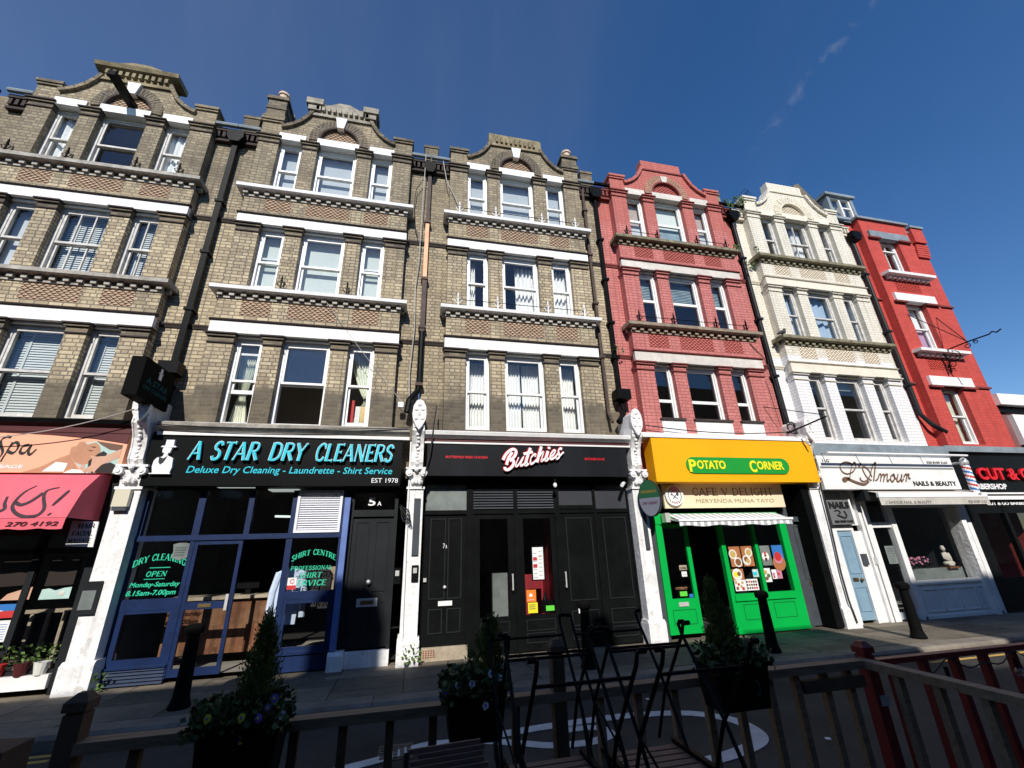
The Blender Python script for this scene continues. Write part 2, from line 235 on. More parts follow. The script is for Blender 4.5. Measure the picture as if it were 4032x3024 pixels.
# ------------------------------------------------------------------ mesh builder
ORG = {}
class MB:
    def __init__(s): s.v = []; s.f = []; s.m = []; s.mi = 0
    def add(s, vs, fs):
        k = len(s.v); s.v += [tuple(q) for q in vs]
        for f in fs: s.f.append([k+i for i in f]); s.m.append(s.mi)
        return s
    def box(s, x0, x1, y0, y1, z0, z1):
        if x0 > x1: x0, x1 = x1, x0
        if y0 > y1: y0, y1 = y1, y0
        if z0 > z1: z0, z1 = z1, z0
        return s.add([(x,y,z) for z in (z0,z1) for y in (y0,y1) for x in (x0,x1)], [(0,2,3,1),(4,5,7,6),(0,1,5,4),(2,6,7,3),(0,4,6,2),(1,3,7,5)])
    def sheet(s, x0, x1, y, z0, z1): return s.add([(x0,y,z0),(x1,y,z0),(x1,y,z1),(x0,y,z1)], [(0,1,2,3)])
    def prism(s, pts, y0, y1):                 # polygon in x-z, pushed along y
        n = len(pts); a = sum(pts[i][0]*pts[(i+1)%n][1]-pts[(i+1)%n][0]*pts[i][1] for i in range(n))
        if a < 0: pts = pts[::-1]
        return s.add([(x,y0,z) for x,z in pts]+[(x,y1,z) for x,z in pts], [tuple(range(n)), tuple(range(2*n-1,n-1,-1))]+[(i,n+i,n+(i+1)%n,(i+1)%n) for i in range(n)])
    def prismx(s, pts, x0, x1):                # polygon in y-z, pushed along x
        n = len(pts); a = sum(pts[i][0]*pts[(i+1)%n][1]-pts[(i+1)%n][0]*pts[i][1] for i in range(n))
        if a > 0: pts = pts[::-1]
        return s.add([(x0,y,z) for y,z in pts]+[(x1,y,z) for y,z in pts], [tuple(range(n)), tuple(range(2*n-1,n-1,-1))]+[(i,n+i,n+(i+1)%n,(i+1)%n) for i in range(n)])
    def prismz(s, pts, z0, z1):
        n = len(pts); a = sum(pts[i][0]*pts[(i+1)%n][1]-pts[(i+1)%n][0]*pts[i][1] for i in range(n))
        if a > 0: pts = pts[::-1]
        return s.add([(x,y,z0) for x,y in pts]+[(x,y,z1) for x,y in pts], [tuple(range(n)), tuple(range(2*n-1,n-1,-1))]+[(i,n+i,n+(i+1)%n,(i+1)%n) for i in range(n)])
    def tube(s, pts, r, n=8, cap=True, sq=False):
        pts = [Vector(p) for p in pts]; rs = r if isinstance(r, (list,tuple)) else [r]*len(pts); rings = []
        if sq: n = 4
        for i, p in enumerate(pts):
            t = (pts[min(i+1,len(pts)-1)]-pts[max(i-1,0)]).normalized()
            ref = Vector((0,1,0)) if abs(t.y) < .9 else Vector((1,0,0))
            a = t.cross(ref).normalized(); b = a.cross(t); o = pi/4 if sq else 0; k = 1.414 if sq else 1
            rings.append([p+(a*cos(2*pi*j/n+o)+b*sin(2*pi*j/n+o))*rs[i]*k for j in range(n)])
        vs = [q for g in rings for q in g]; fs = []
        for i in range(len(rings)-1):
            for j in range(n): fs.append((i*n+j, i*n+(j+1)%n, (i+1)*n+(j+1)%n, (i+1)*n+j))
        if cap: fs += [tuple(range(n-1,-1,-1)), tuple(range((len(rings)-1)*n, len(rings)*n))]
        return s.add(vs, fs)
    def lathe(s, x, y, prof, n=14, axis='z', sx=1, sy=1):
        vs = []
        for r, h in prof:
            for j in range(n):
                c, d = cos(2*pi*j/n)*r*sx, sin(2*pi*j/n)*r*sy
                vs.append((x+c, y+d, h) if axis == 'z' else (x+c, h, y+d))
        fs = []
        for i in range(len(prof)-1):
            for j in range(n):
                q = (i*n+j, i*n+(j+1)%n, (i+1)*n+(j+1)%n, (i+1)*n+j); fs.append(q if axis == 'z' else q[::-1])
        a, b = tuple(range(n-1,-1,-1)), tuple(range((len(prof)-1)*n, len(prof)*n))
        fs += [a, b] if axis == 'z' else [a[::-1], b[::-1]]
        return s.add(vs, fs)
    def ball(s, c, r, n=8, sq=(1,1,1)):
        vs = []; fs = []; k = n//2+1
        for i in range(k+1):
            t = pi*i/k
            for j in range(n): vs.append((c[0]+r*sq[0]*sin(t)*cos(2*pi*j/n), c[1]+r*sq[1]*sin(t)*sin(2*pi*j/n), c[2]+r*sq[2]*cos(t)))
        for i in range(k):
            for j in range(n): fs.append((i*n+j, (i+1)*n+j, (i+1)*n+(j+1)%n, i*n+(j+1)%n))
        return s.add(vs, fs)
    def ribbon(s, pts, w, y, ext=.01, smooth=True, yf=None, pen=None, taper=False, off=0):
        P = [Vector((a,b)) for a,b in pts]
        if smooth and len(P) > 2:
            Q = []
            for i in range(len(P)-1):
                p0, p1, p2, p3 = P[max(i-1,0)], P[i], P[i+1], P[min(i+2,len(P)-1)]
                for k in range(5):
                    t = k/5; Q.append(.5*((2*p1)+(-p0+p2)*t+(2*p0-5*p1+4*p2-p3)*t*t+(-p0+3*p1-3*p2+p3)*t**3))
            Q.append(P[-1]); P = Q
        n = len(P); vs = []
        yy = yf or (lambda z: y)
        for i, p in enumerate(P):
            d = P[min(i+1,n-1)]-P[max(i-1,0)]
            if d.length < 1e-6: d = Vector((1,0))
            d.normalize(); q = Vector((-d.y,d.x)); ww = w/2
            if pen is not None: ww *= .32+.68*abs(d.x*sin(pen)-d.y*cos(pen))
            if taper: ww *= .35+.65*sin(pi*(i+.5)/n)**.5
            for sgn in (1,-1):
                e = p+q*ww*sgn; vs += [(e.x, yy(e.y)-off, e.y), (e.x, yy(e.y)-off+ext, e.y)]
        fs = [(0,1,3,2), ((n-1)*4,(n-1)*4+2,(n-1)*4+3,(n-1)*4+1)]
        for i in range(n-1):
            a, b = i*4, i*4+4
            fs += [(a,a+2,b+2,b), (a+1,b+1,b+3,a+3), (a,b,b+1,a+1), (a+2,a+3,b+3,b+2)]
        return s.add(vs, fs)
    def build(s, name, mat, parent=None, smooth=False, recalc=False):
        org = ORG.get(parent.name, Vector()) if parent else Vector()
        me = bpy.data.meshes.new(name); me.from_pydata([(x-org.x,y-org.y,z-org.z) for x,y,z in s.v], [], s.f)
        for q in (mat if isinstance(mat, (list,tuple)) else [mat]): me.materials.append(q)
        if any(s.m): me.polygons.foreach_set('material_index', s.m)
        if smooth: me.polygons.foreach_set('use_smooth', [True]*len(me.polygons))
        if recalc:
            bm = bmesh.new(); bm.from_mesh(me); bmesh.ops.recalc_face_normals(bm, faces=bm.faces); bm.to_mesh(me); bm.free()
        me.update()
        o = bpy.data.objects.new(name, me); COL.objects.link(o)
        if parent: o.parent = parent
        ORG[o.name] = org
        return o
def tag(o, label, cat, group=None, kind=None):
    if label: o['label'] = label
    if cat: o['category'] = cat
    if group: o['group'] = group
    if kind: o['kind'] = kind
    return o
def thing(name, label, cat, loc=(0,0,0), group=None):
    o = bpy.data.objects.new(name, None); COL.objects.link(o); o.location = loc; o.empty_display_size = .2
    ORG[o.name] = Vector(loc); return tag(o, label, cat, group)
def solo(mb, name, mat, label, cat, group=None, **k): return tag(mb.build(name, mat, **k), label, cat, group)
def struct(mb, name, mat): return tag(mb.build(name, mat), None, None, kind='structure')
def copy_tree(o, parent=None):
    c = o.copy(); COL.objects.link(c)
    if parent: c.parent = parent
    for ch in o.children: copy_tree(ch, c)
    return c
def at(x, z, Y): return (x*Y/8, 1.6+(z-1.6)*Y/8)       # slide a point measured on the facade plane (y = 8) to depth Y
def B(mb, x0, x1, z0, z1, Y, d=.05):                    # box whose front face lies at depth Y
    a, b = at(x0,z0,Y), at(x1,z1,Y); return mb.box(a[0], b[0], Y, Y+d, a[1], b[1])
def G(mb, x0, x1, z0, z1, Y, d=0): a, b = at(x0,z0,Y), at(x1,z1,Y); return mb.sheet(a[0], b[0], Y, a[1], b[1])
def frame(mb, x0, x1, z0, z1, y0, y1, w, wb=None, wt=None):
    wb = w if wb is None else wb; wt = w if wt is None else wt
    mb.box(x0,x0+w,y0,y1,z0,z1); mb.box(x1-w,x1,y0,y1,z0,z1); mb.box(x0+w,x1-w,y0,y1,z0,z0+wb); mb.box(x0+w,x1-w,y0,y1,z1-wt,z1); return mb
def text(s, x0, x1, z0, z1, Y, mat, parent, ext=.012, bold=0, shear=0, arc=0, name='lettering', obs=True, rotz=None):
    cu = bpy.data.curves.new('t', 'FONT'); cu.body = s; cu.extrude = .01; cu.offset = bold; cu.shear = shear; cu.resolution_u = 3
    o = bpy.data.objects.new('t', cu); COL.objects.link(o)
    me = bpy.data.meshes.new_from_object(o.evaluated_get(bpy.context.evaluated_depsgraph_get())); bpy.data.objects.remove(o)
    vs = [v.co.copy() for v in me.vertices]; fs = [tuple(p.vertices) for p in me.polygons]; bpy.data.meshes.remove(me)
    if obs: (x0,z0), (x1,z1) = at(x0,z0,Y), at(x1,z1,Y)
    ax, bx = min(v.x for v in vs), max(v.x for v in vs); ay, by = min(v.y for v in vs), max(v.y for v in vs)
    mb = MB(); out = []
    for v in vs:
        u = (v.x-ax)/(bx-ax); w = (v.y-ay)/(by-ay)
        out.append((x0+u*(x1-x0), Y-ext if v.z > 0 else Y+.002, z0+w*(z1-z0)-arc*(2*u-1)**2))
    mb.add(out, fs)
    return mb.build(name, mat, parent, recalc=False) if parent is not None else mb
# a roman capital alphabet drawn as thick and thin strokes with serifs; each stroke = (points, thickness, serif ends)
T, H = .17, .075
RO = {'A':(.86,[([(.06,0),(.42,1)],H,'a'),([(.42,1),(.8,0)],T,'b'),([(.2,.33),(.62,.33)],H,'')]),
'C':(.78,[([(.72,.8),(.6,.95),(.4,.97),(.16,.75),(.13,.4),(.25,.1),(.45,.03),(.62,.08),(.74,.25)],.13,''),([(.72,.95),(.72,.7)],H,'')]),
'D':(.85,[([(.15,0),(.15,1)],T,'ab'),([(.15,.96),(.45,.96),(.7,.8),(.76,.5),(.7,.2),(.45,.04),(.15,.04)],.12,'')]),
'E':(.7,[([(.15,0),(.15,1)],T,'ab'),([(.15,.96),(.62,.96)],H,'v'),([(.15,.52),(.5,.52)],H,'v'),([(.15,.04),(.66,.04)],H,'v')]),
'F':(.66,[([(.15,0),(.15,1)],T,'ab'),([(.15,.96),(.62,.96)],H,'v'),([(.15,.52),(.5,.52)],H,'v')]),
'G':(.84,[([(.72,.8),(.6,.95),(.4,.97),(.16,.75),(.13,.4),(.25,.1),(.45,.03),(.7,.1)],.13,''),([(.72,.05),(.72,.45)],.14,'b')]),
'H':(.9,[([(.15,0),(.15,1)],T,'ab'),([(.75,0),(.75,1)],T,'ab'),([(.15,.5),(.75,.5)],H,'')]),
'I':(.34,[([(.17,0),(.17,1)],T,'ab')]),
'L':(.68,[([(.15,0),(.15,1)],T,'ab'),([(.15,.04),(.62,.04)],H,'v')]),
'M':(1.05,[([(.12,0),(.14,1)],H,'ab'),([(.16,1),(.52,.1)],T,''),([(.52,.1),(.88,1)],H,''),([(.9,0),(.9,1)],T,'ab')]),
'N':(.9,[([(.13,0),(.13,1)],H,'ab'),([(.13,1),(.75,0)],T,''),([(.76,0),(.76,1)],H,'b')]),
'O':(.88,[([(.44,.97),(.2,.82),(.12,.5),(.2,.18),(.44,.03),(.68,.18),(.76,.5),(.68,.82),(.44,.97)],.13,'')]),
'P':(.74,[([(.15,0),(.15,1)],T,'ab'),([(.15,.96),(.45,.96),(.64,.86),(.64,.6),(.45,.47),(.15,.47)],.11,'')]),
'R':(.82,[([(.15,0),(.15,1)],T,'ab'),([(.15,.96),(.45,.96),(.64,.86),(.64,.62),(.45,.5),(.15,.5)],.11,''),([(.4,.5),(.76,.02)],T,'')]),
'S':(.68,[([(.58,.8),(.46,.95),(.28,.95),(.14,.8),(.18,.63),(.4,.5),(.56,.36),(.54,.14),(.36,.03),(.2,.05),(.09,.22)],.14,'')]),
'T':(.76,[([(.38,0),(.38,1)],T,'a'),([(.04,.95),(.72,.95)],H,'v')]),
'V':(.82,[([(.06,1),(.4,0)],T,'a'),([(.4,0),(.76,1)],H,'b')]),
'Y':(.82,[([(.06,1),(.4,.45)],T,'a'),([(.4,.45),(.74,1)],H,'b'),([(.4,0),(.4,.48)],T,'a')]),
'-':(.4,[([(.05,.45),(.35,.45)],.1,'')]), ' ':(.42,[])}
def roman(s, x0, x1, z0, z1, Y, mat, parent, ext=.012, shear=0, arc=0, weight=1.0, serif=1.0, name='lettering', obs=True, gap=.08, backmat=None, out=0):
    if obs: (x0,z0), (x1,z1) = at(x0,z0,Y), at(x1,z1,Y)
    tot = sum(RO[c][0]+gap for c in s)-gap+shear; k = (x1-x0)/tot; hh = z1-z0; cx = 0; mb = MB(); q = 0
    def put(p): 
        X = x0+(p[0]+p[1]*shear)*k; u = 2*(X-x0)/(x1-x0)-1; return (X, z0+p[1]*hh-arc*u*u)
    ws = min(k, hh)
    for c in s:
        wd, st = RO[c]
        for pts, w, e in st:
            P = [(cx+a, b) for a, b in pts]; q += 1
            mb.ribbon([put(p) for p in P], w*ws*weight+out, Y-ext-.0005*(q%4), ext, smooth=len(P) > 2)
            if serif:
                for ch, p in (('a', P[0]), ('b', P[-1])):
                    if ch in e: mb.ribbon([put((p[0]-.15*serif, min(max(p[1],.03),.97))), put((p[0]+.15*serif, min(max(p[1],.03),.97)))], .07*ws+out, Y-ext-.002, ext, smooth=False)
                if 'v' in e:
                    p = P[-1]; mb.ribbon([put((p[0], p[1]-.09)), put((p[0], p[1]+.09))], .06*ws+out, Y-ext-.002, ext, smooth=False)
        cx += wd+gap
    return mb.build(name, mat, parent)

# ------------------------------------------------------------------ ground
struct(MB().box(-400,400,-400,6.2,-.5,-.124), 'road', m_asph)
kb = MB(); x = -20
while x < 40:
    w = random.uniform(.8,1.25); dz = random.uniform(-.006,.004); kb.prismx([(6.2+random.uniform(-.01,.01),-.3),(6.2,-.03+dz),(6.235,.002+dz),(6.5,.002+dz),(6.5,-.3)], x+.004, x+w-.004); x += w
struct(kb, 'kerb', m_kerb)
struct(MB().box(-400,400,6.5,30,-.5,0), 'pavement', m_pave)
yl = MB()
for y in (6.06, 5.92):
    for xa, xb in ((-20,-3.25),(7.6,40)): yl.box(xa, xb, y-.03, y+.03, -.124, -.12)
struct(yl, 'yellow_lines', m_yline)
def ground_ribbon(pts, w):
    mb = MB(); mb.ribbon(pts, w, 0, .003); return [(a, c, -.1195+b*.9) for a, b, c in mb.v], mb.f
rm = MB()
for pts, w in (([(.6,5.16),(1.02,5.23),(1.49,5.28),(2.2,5.31),(2.64,5.28),(3.09,5.16),(3.38,4.88),(3.4,4.55),(3.24,4.32),(2.83,4.17),(2.3,4.08)],.15),
               ([(-1.2,4.72),(-.8,4.8),(-.42,4.92),(-.17,5.0),(.09,5.14),(.3,5.2),(.55,5.17),(.83,5.1),(1.19,4.92),(1.4,4.82),(1.75,4.78),(2.0,4.88),(2.0,5.06),(1.84,5.13),(1.6,5.12)],.13)):
    v, f = ground_ribbon(pts, w); rm.add(v, [q[::-1] for q in f])
struct(rm, 'road_marking', m_mark)
mh = MB().box(-.2,.12,4.95,5.3,-.124,-.118)
for i in range(5):
    for j in range(5): mh.box(-.18+i*.06,-.14+i*.06,4.98+j*.06,5.02+j*.06,-.118,-.112)
solo(mh, 'drain_cover', m_iron, 'small square iron drain cover in the road beside the white marking', 'drain cover')
for i, (x, y, lb) in enumerate(((-.95,7.55,'oval ribbed metal cover set in the pavement outside the door numbered 5A'),(.75,7.35,'oval cover in a stone frame set in the pavement near the white flower planter'))):
    c = MB(); c.lathe(x, y, [(.14,.0005),(.14,.005),(.11,.006),(.11,.004)], 18, sx=1, sy=.75); solo(c, 'pavement_cover', m_kerb if i == 0 else m_iron, lb, 'pavement cover')

# ------------------------------------------------------------------ windows of the houses
def curtain(x0, x1, z0, z1, y, waves=9, amp=.025, tie=None, side=1, sag=0, edge=0):
    mb = MB(); nx, nz = waves*6, 22; vs = []; ph = random.random()*6
    for j in range(nz+1):
        t = j/nz; z = z1+(z0-z1)*t; k = 1.0; off = 0
        if tie is not None:
            d = abs(t-tie); k = .28+.72*min(1, (d/(tie if t < tie else (1-tie)*1.6))**.8)
        for i in range(nx+1):
            u = i/nx; a = x0+(x1-x0)*u
            if tie is not None: a = (x1-(x1-a)*k) if side > 0 else (x0+x1)/2+(a-(x0+x1)/2)*k if side == 0 else (x0+(a-x0)*k)
            vs.append((a, y+amp*sin(u*waves*2*pi+ph+.6*sin(t*4+u*9)), z-sag*sin(u*pi)*t+edge*sin(u*13+ph)*t))
    fs = [(j*(nx+1)+i, (j+1)*(nx+1)+i, (j+1)*(nx+1)+i+1, j*(nx+1)+i+1) for j in range(nz) for i in range(nx)]
    return mb.add(vs, fs)
def sash(par, x0, x1, z0, z1, yf, fm, spec, pvc=False, gl=None):
    raise_ = spec.get('raise', 0); bars = spec.get('bars', 0); zm = spec.get('zm', (z0+z1)/2); gl = gl or g_clear
    f = MB(); jw = .055
    frame(f, x0, x1, z0, z1, yf, yf+.12, jw, .05, .07)
    s = .04; a0, a1 = x0+jw, x1-jw
    if pvc:
        frame(f, a0, a1, z0+.05, z1-.07, yf+.03, yf+.07, .03); f.box(a0+.03, a1-.03, yf+.022, yf+.075, zm-.035, zm+.035)
        pz = [(z0+.08, zm-.035, yf+.05), (zm+.035, z1-.1, yf+.05)]
    else:
        frame(f, a0, a1, zm-.02, z1-.07, yf+.015, yf+.052, s, .042, .04)
        lo, hi = z0+.05+raise_, min(zm+.022+raise_, z1-.075)
        frame(f, a0+.001, a1-.001, lo, hi, yf+.06, yf+.1, s, .07, .042)
        pz = [(zm+.022, z1-.11, yf+.035), (lo+.07, hi-.042, yf+.08)]
        for b in range(bars):
            xx = a0+(a1-a0)*(b+1)/(bars+1)
            f.box(xx-.011, xx+.011, yf+.018, yf+.05, zm+.022, z1-.11); f.box(xx-.011, xx+.011, yf+.063, yf+.097, lo+.07, hi-.042)
    w = f.build('window', fm, par)
    p = MB()
    for b0, b1, y in pz: p.sheet(a0+.03 if pvc else a0+s, a1-.03 if pvc else a1-s, y, b0, b1)
    p.build('glass_pane', gl, w)
    k = spec.get('k')
    if k == 'net': curtain(x0+.0, x1-.0, z0+.02, z1-.05, yf+spec.get('dy',.34), spec.get('waves', 8), .028).build('curtain', spec.get('m', m_curt), w, smooth=True)
    elif k == 'pair':
        xm = x0+(x1-x0)*.5
        curtain(x0, xm-.012, z0+.02, z1-.05, yf+.3, 7, .03).build('curtain', m_curt, w, smooth=True); curtain(xm+.02, x1, z0+.02, z1-.05, yf+.32, 7, .03).build('curtain', m_curt, w, smooth=True)
    elif k == 'part':
        for u0, u1 in spec['parts']:
            curtain(x0+(x1-x0)*u0, x0+(x1-x0)*u1, z0+.02, z1-.08, yf+.24, 5, .045, edge=.04).build('curtain', spec.get('m', m_curt), w, smooth=True)
    elif k == 'tied': curtain(*spec['tx'], z0+.02, z1-.05, yf+.3, 8, .03, tie=.62, side=spec.get('side', 1)).build('curtain', m_curtg, w, smooth=True)
    elif k == 'blind': MB().box(x0+.03, x1-.03, yf+.2, yf+.206, z0+(z1-z0)*spec.get('d', 0), z1-.04).build('roller_blind', spec.get('m', m_blind), w)
    elif k == 'two':
        MB().box(x0+.03, x1-.03, yf+.16, yf+.166, zm, z1-.04).build('roller_blind', spec['m'], w); MB().box(x0+.03, x1-.03, yf+.15, yf+.156, z0+.04, zm-.004).build('roller_blind', spec['m2'], w)
    elif k == 'ven':
        vb = MB(); z = z1-.06; zend = z0+(z1-z0)*spec.get('d', 0)+.05
        while z > zend:
            vb.add([(x0+.05,yf+.19,z-.017),(x1-.05,yf+.19,z-.017),(x1-.05,yf+.203,z+.019),(x0+.05,yf+.203,z+.019)], [(0,1,2,3)]); z -= .047
        for u in spec.get('tapes', (.25,.75)):
            xx = x0+(x1-x0)*u; vb.box(xx-.018, xx+.018, yf+.183, yf+.186, zend, z1-.06)
        vb.build('venetian_blind', spec.get('m', m_venet), w)
    return w
def diamonds(mb, x0, x1, z0, z1, y, w=.102, h=.092, clip=None):
    # a pierced lattice of tilted tiles over a hollow: each lower point stands proud, each tile leaves a dark notch under it
    nx = max(2, round((x1-x0)/w)); nz = max(2, round((z1-z0)/h)); w = (x1-x0)/nx; h = (z1-z0)/nz
    mb.prism(clip, y+.12, y+.14) if clip else mb.box(x0, x1, y+.12, y+.14, z0, z1)
    for r in range(-1, 2*nz):
        for c in range(-(r % 2), nx):
            cx, cz = x0+w*(c+.5+.5*(r % 2)), z0+h*.5*(r+1); g = 1.0
            if clip and not inside(cx, cz, clip): continue
            cl = lambda px, pz: (min(max(px, x0), x1), min(max(pz, z0), z1))
            a = cl(cx, cz+h*.46); b = cl(cx-w*.49, cz+h*.04); d = cl(cx+w*.49, cz+h*.04); e = cl(cx, cz-h*.20)
            mb.add([(a[0],y+.006,a[1]),(b[0],y+.0,b[1]),(e[0],y-.008,e[1]),(d[0],y+.0,d[1]),(b[0],y+.05,b[1]-.004),(e[0],y+.05,e[1]-.004),(d[0],y+.05,d[1]-.004)], [(0,1,2,3),(1,4,5,2),(2,5,6,3)])
    return mb
def inside(x, z, poly):
    r = False; j = len(poly)-1
    for i in range(len(poly)):
        a, b = poly[i], poly[j]
        if (a[1] > z) != (b[1] > z) and x < (b[0]-a[0])*(z-a[1])/(b[1]-a[1])+a[0]: r = not r
        j = i
    return r
# ------------------------------------------------------------------ the terraced houses
WX = ((-1.25,-.75),(-.435,.435),(.75,1.25)); PX = ((-1.67,-1.25),(-.75,-.435),(.435,.75),(1.25,1.67))
FL = ((3.80,5.50,5.75,5.82),(6.46,8.04,8.27,8.34)); Z3 = (8.95, 10.48)
def arcpts(cx, cz, r, n=14, a0=180, a1=0): return [(cx+r*cos(rad(a0+(a1-a0)*i/n)), cz+r*sin(rad(a0+(a1-a0)*i/n))) for i in range(n+1)]
def dentils(mb, x0, x1, y0, y1, z0, z1, n, w=.085):
    for i in range(n):
        x = x0+(x1-x0)*(i+.5)/n; mb.box(x-w/2, x+w/2, y0, y1, z0, z1)
def house(cx, label, wallm, lat, lint, ledge, strm, fm, specs, cap='block', pvc=False, glm=None, vous=None, capm=None, ledge3=None, name='terraced_house'):
    X = lambda a: cx+a
    h = thing(name, label, 'house', (cx, 8.2, 0), 'terraced houses along the street')
    w = MB()
    for (z0, z1, lt, st) in FL+((Z3[0], Z3[1], 0, 0),):
        for a, b in PX: w.box(X(a), X(b), 8.0, 8.34, z0, z1)
    # spandrels: behind the lintel up to the next ledge
    for zl, za, zb, zc, zd in ((5.50,5.75,5.90,6.24,6.46),(8.04,8.27,8.42,8.76,8.95)):
        w.box(X(-1.67), X(1.67), 8.06, 8.34, zl, za); w.box(X(-1.67), X(1.67), 8.0, 8.34, za, zb); w.box(X(-1.67), X(1.67), 8.0, 8.34, zc, zd)
        for a, b in ((-1.67,-1.26),(-.74,-.44),(.45,.75),(1.26,1.67)): w.box(X(a), X(b), 8.0, 8.34, zb, zc)
    w.box(X(-1.67), X(1.67), 8.0, 8.34, 3.4, 3.80)
    for a, b in ((-2.13,-1.67),(1.67,2.13)): w.box(X(a), X(b), 8.22, 8.5, 2.9, 10.72)
    w.build('wall', wallm, h)
    # gable with its arch, swept shoulders
    sh = [(-.62,11.5),(-.70,11.32),(-.82,11.12),(-.98,10.96),(-1.14,10.86),(-1.25,10.82)]
    pol = [(-1.25,10.48)]+[(q[0],q[1]) for q in sh[::-1]]+[(-q[0],q[1]) for q in sh]+[(1.25,10.48),(.44,10.48)]+arcpts(0,10.68,.44,14,0,180)+[(-.44,10.48)]
    g = MB(); g.prism([(X(a), z) for a, z in pol], 8.0, 8.26)
    for a in (-1.67, 1.25): g.box(X(a), X(a+.42), 8.0, 8.3, 10.48, 11.02)
    g.box(X(-.615), X(.615), 8.01, 8.25, 11.5, 11.85)
    gb = g.build('gable', wallm, h)
    for sg in (-1, 1):
        cp = MB(); P = sh
        for i in range(len(P)-1):
            (a, za), (b, zb) = P[i], P[i+1]; d = Vector((b-a, zb-za)).normalized(); nx, nz = -d.y*-1, d.x*-1
            nx, nz = d.y, -d.x
            if nz < 0: nx, nz = -nx, -nz
            q = [(a, za), (b, zb), (b+nx*.08, zb+nz*.08), (a+nx*.08, za+nz*.08)]
            cp.prism([(X(sg*u), v) for u, v in q], 7.93, 8.29)
        cp.build('coping', m_dark if cap != 'block' else wallm, h)
    for a in (-1.67, 1.25):
        cp = MB(); cp.box(X(a-.03), X(a+.45), 7.94, 8.33, 11.02, 11.09); cp.box(X(a-.015), X(a+.435), 7.965, 8.315, 10.97, 11.02)
        cp.build('pier_cap', m_dark if cap != 'block' else wallm, h)
    t = MB(); zt = 11.5
    if cap == 'pediment' or cap == 'half':
        t.box(X(-.68), X(.68), 7.95, 8.26, 11.38, 11.46); dentils(t, X(-.62), X(.62), 7.9, 8.0, 11.52, 11.64, 10, .065); t.box(X(-.64), X(.64), 7.98, 8.26, 11.46, 11.64)
        if cap == 'pediment':
            t.prismx([(7.98,11.64),(7.86,11.685),(7.82,11.76),(8.28,11.78),(8.28,11.64)], X(-.80), X(.80))
            t.prism([(X(-.74),11.77),(X(.74),11.77),(X(.16),11.95),(X(-.16),11.95)], 7.9, 8.2)
        else:
            t.prism([(X(-.44),11.64),(X(.46),11.64),(X(.46),11.76),(X(.12),11.95),(X(-.12),11.95),(X(-.44),11.76)], 7.99, 8.2)
            for a, b in ((-.82,-.445),(.465,.82)): t.box(X(a),X(b),7.86,8.28,11.66,11.83); t.box(X(a+.05),X(b-.05),7.9,8.2,11.5,11.658)
        t.build('gable_cornice', capm, h)
    elif cap == 'slab':
        t.box(X(-.68), X(.68), 7.95, 8.26, 11.40, 11.47); dentils(t, X(-.56), X(.56), 7.92, 7.995, 11.52, 11.70, 9, .055); t.prism([(X(-.70),11.47),(X(.70),11.47),(X(.70),11.80),(X(.66),11.84),(X(-.70),11.84)], 7.985, 8.26)
        t.build('gable_cornice', capm, h)
    else:
        t.box(X(-.63), X(.63), 7.97, 8.27, 11.47, 11.52); t.build('gable_cornice', strm, h)
    # arch ring, keystone, latticed tympanum
    ring = MB(); nv = 27
    for i in range(nv):
        a0, a1 = rad(186-192*i/nv-.55), rad(186-192*(i+1)/nv+.55); yj = 7.972+random.uniform(-.004,.004)
        ring.prism([(cx+.44*cos(a0),10.68+.44*sin(a0)),(cx+.655*cos(a0),10.67+.655*sin(a0)),(cx+.655*cos(a1),10.67+.655*sin(a1)),(cx+.44*cos(a1),10.68+.44*sin(a1))], yj, 8.05)
    ring.build('arch', vous or m_vous, h)
    ed = MB(); A = arcpts(cx,10.68,.445,16); Bp = arcpts(cx,10.68,.40,16); ed.prism(A+Bp[::-1], 7.965, 8.1); ed.build('arch_moulding', strm, h)
    if cap != 'block': MB().prism([(X(-.125),11.38),(X(.125),11.38),(X(.075),11.06),(X(-.075),11.06)], 7.92, 8.05).build('keystone', lint, h)
    elif lint is m_stone: MB().prism([(X(-.11),11.31),(X(.11),11.31),(X(.07),11.1),(X(-.07),11.1)], 7.96, 8.05).build('keystone', lint, h)
    ty = MB(); diamonds(ty, X(-.42), X(.42), 10.66, 11.1, 8.05, .1, .088, clip=[(X(-.43),10.66)]+arcpts(cx,10.68,.415,12)+[(X(.43),10.66)]); ty.build('lattice_tympanum', lat, h)
    # lintels
    for a, b in ((-1.265,-.70),(-.46,.46),(.70,1.265)): MB().box(X(a), X(b), 7.965, 8.33, 10.475, 10.67).build('lintel', lint, h)
    for zb, zt2 in ((5.50,5.745),(8.04,8.265)):
        li = MB(); li.box(X(-1.69), X(1.69), 7.965, 8.058, zb+.012, zt2); lo_ = li.build('lintel', lint, h)
        for a, b in WX: MB().box(X(a+.002), X(b-.002), 8.06, 8.3, zb-.035, zb+.006).build('soffit_board', lint, lo_)
    # string courses and pier capitals
    for zt2 in (5.745, 8.265):
        sc = MB(); sc.prismx([(7.935,zt2+.012),(7.925,zt2+.03),(7.955,zt2+.036),(7.96,zt2+.058),(8.02,zt2+.062),(8.02,zt2+.002),(7.955,zt2+.002)], X(-1.715), X(1.715)); sc.build('string_course', strm, h)
        for a, b in ((-2.13,-1.67),(1.67,2.13)):
            sc = MB(); sc.prismx([(8.185,zt2-.06),(8.17,zt2-.04),(8.17,zt2-.015),(8.24,zt2-.015),(8.24,zt2-.1),(8.2,zt2-.1)], X(a), X(b)); sc.build('string_course', strm, h)
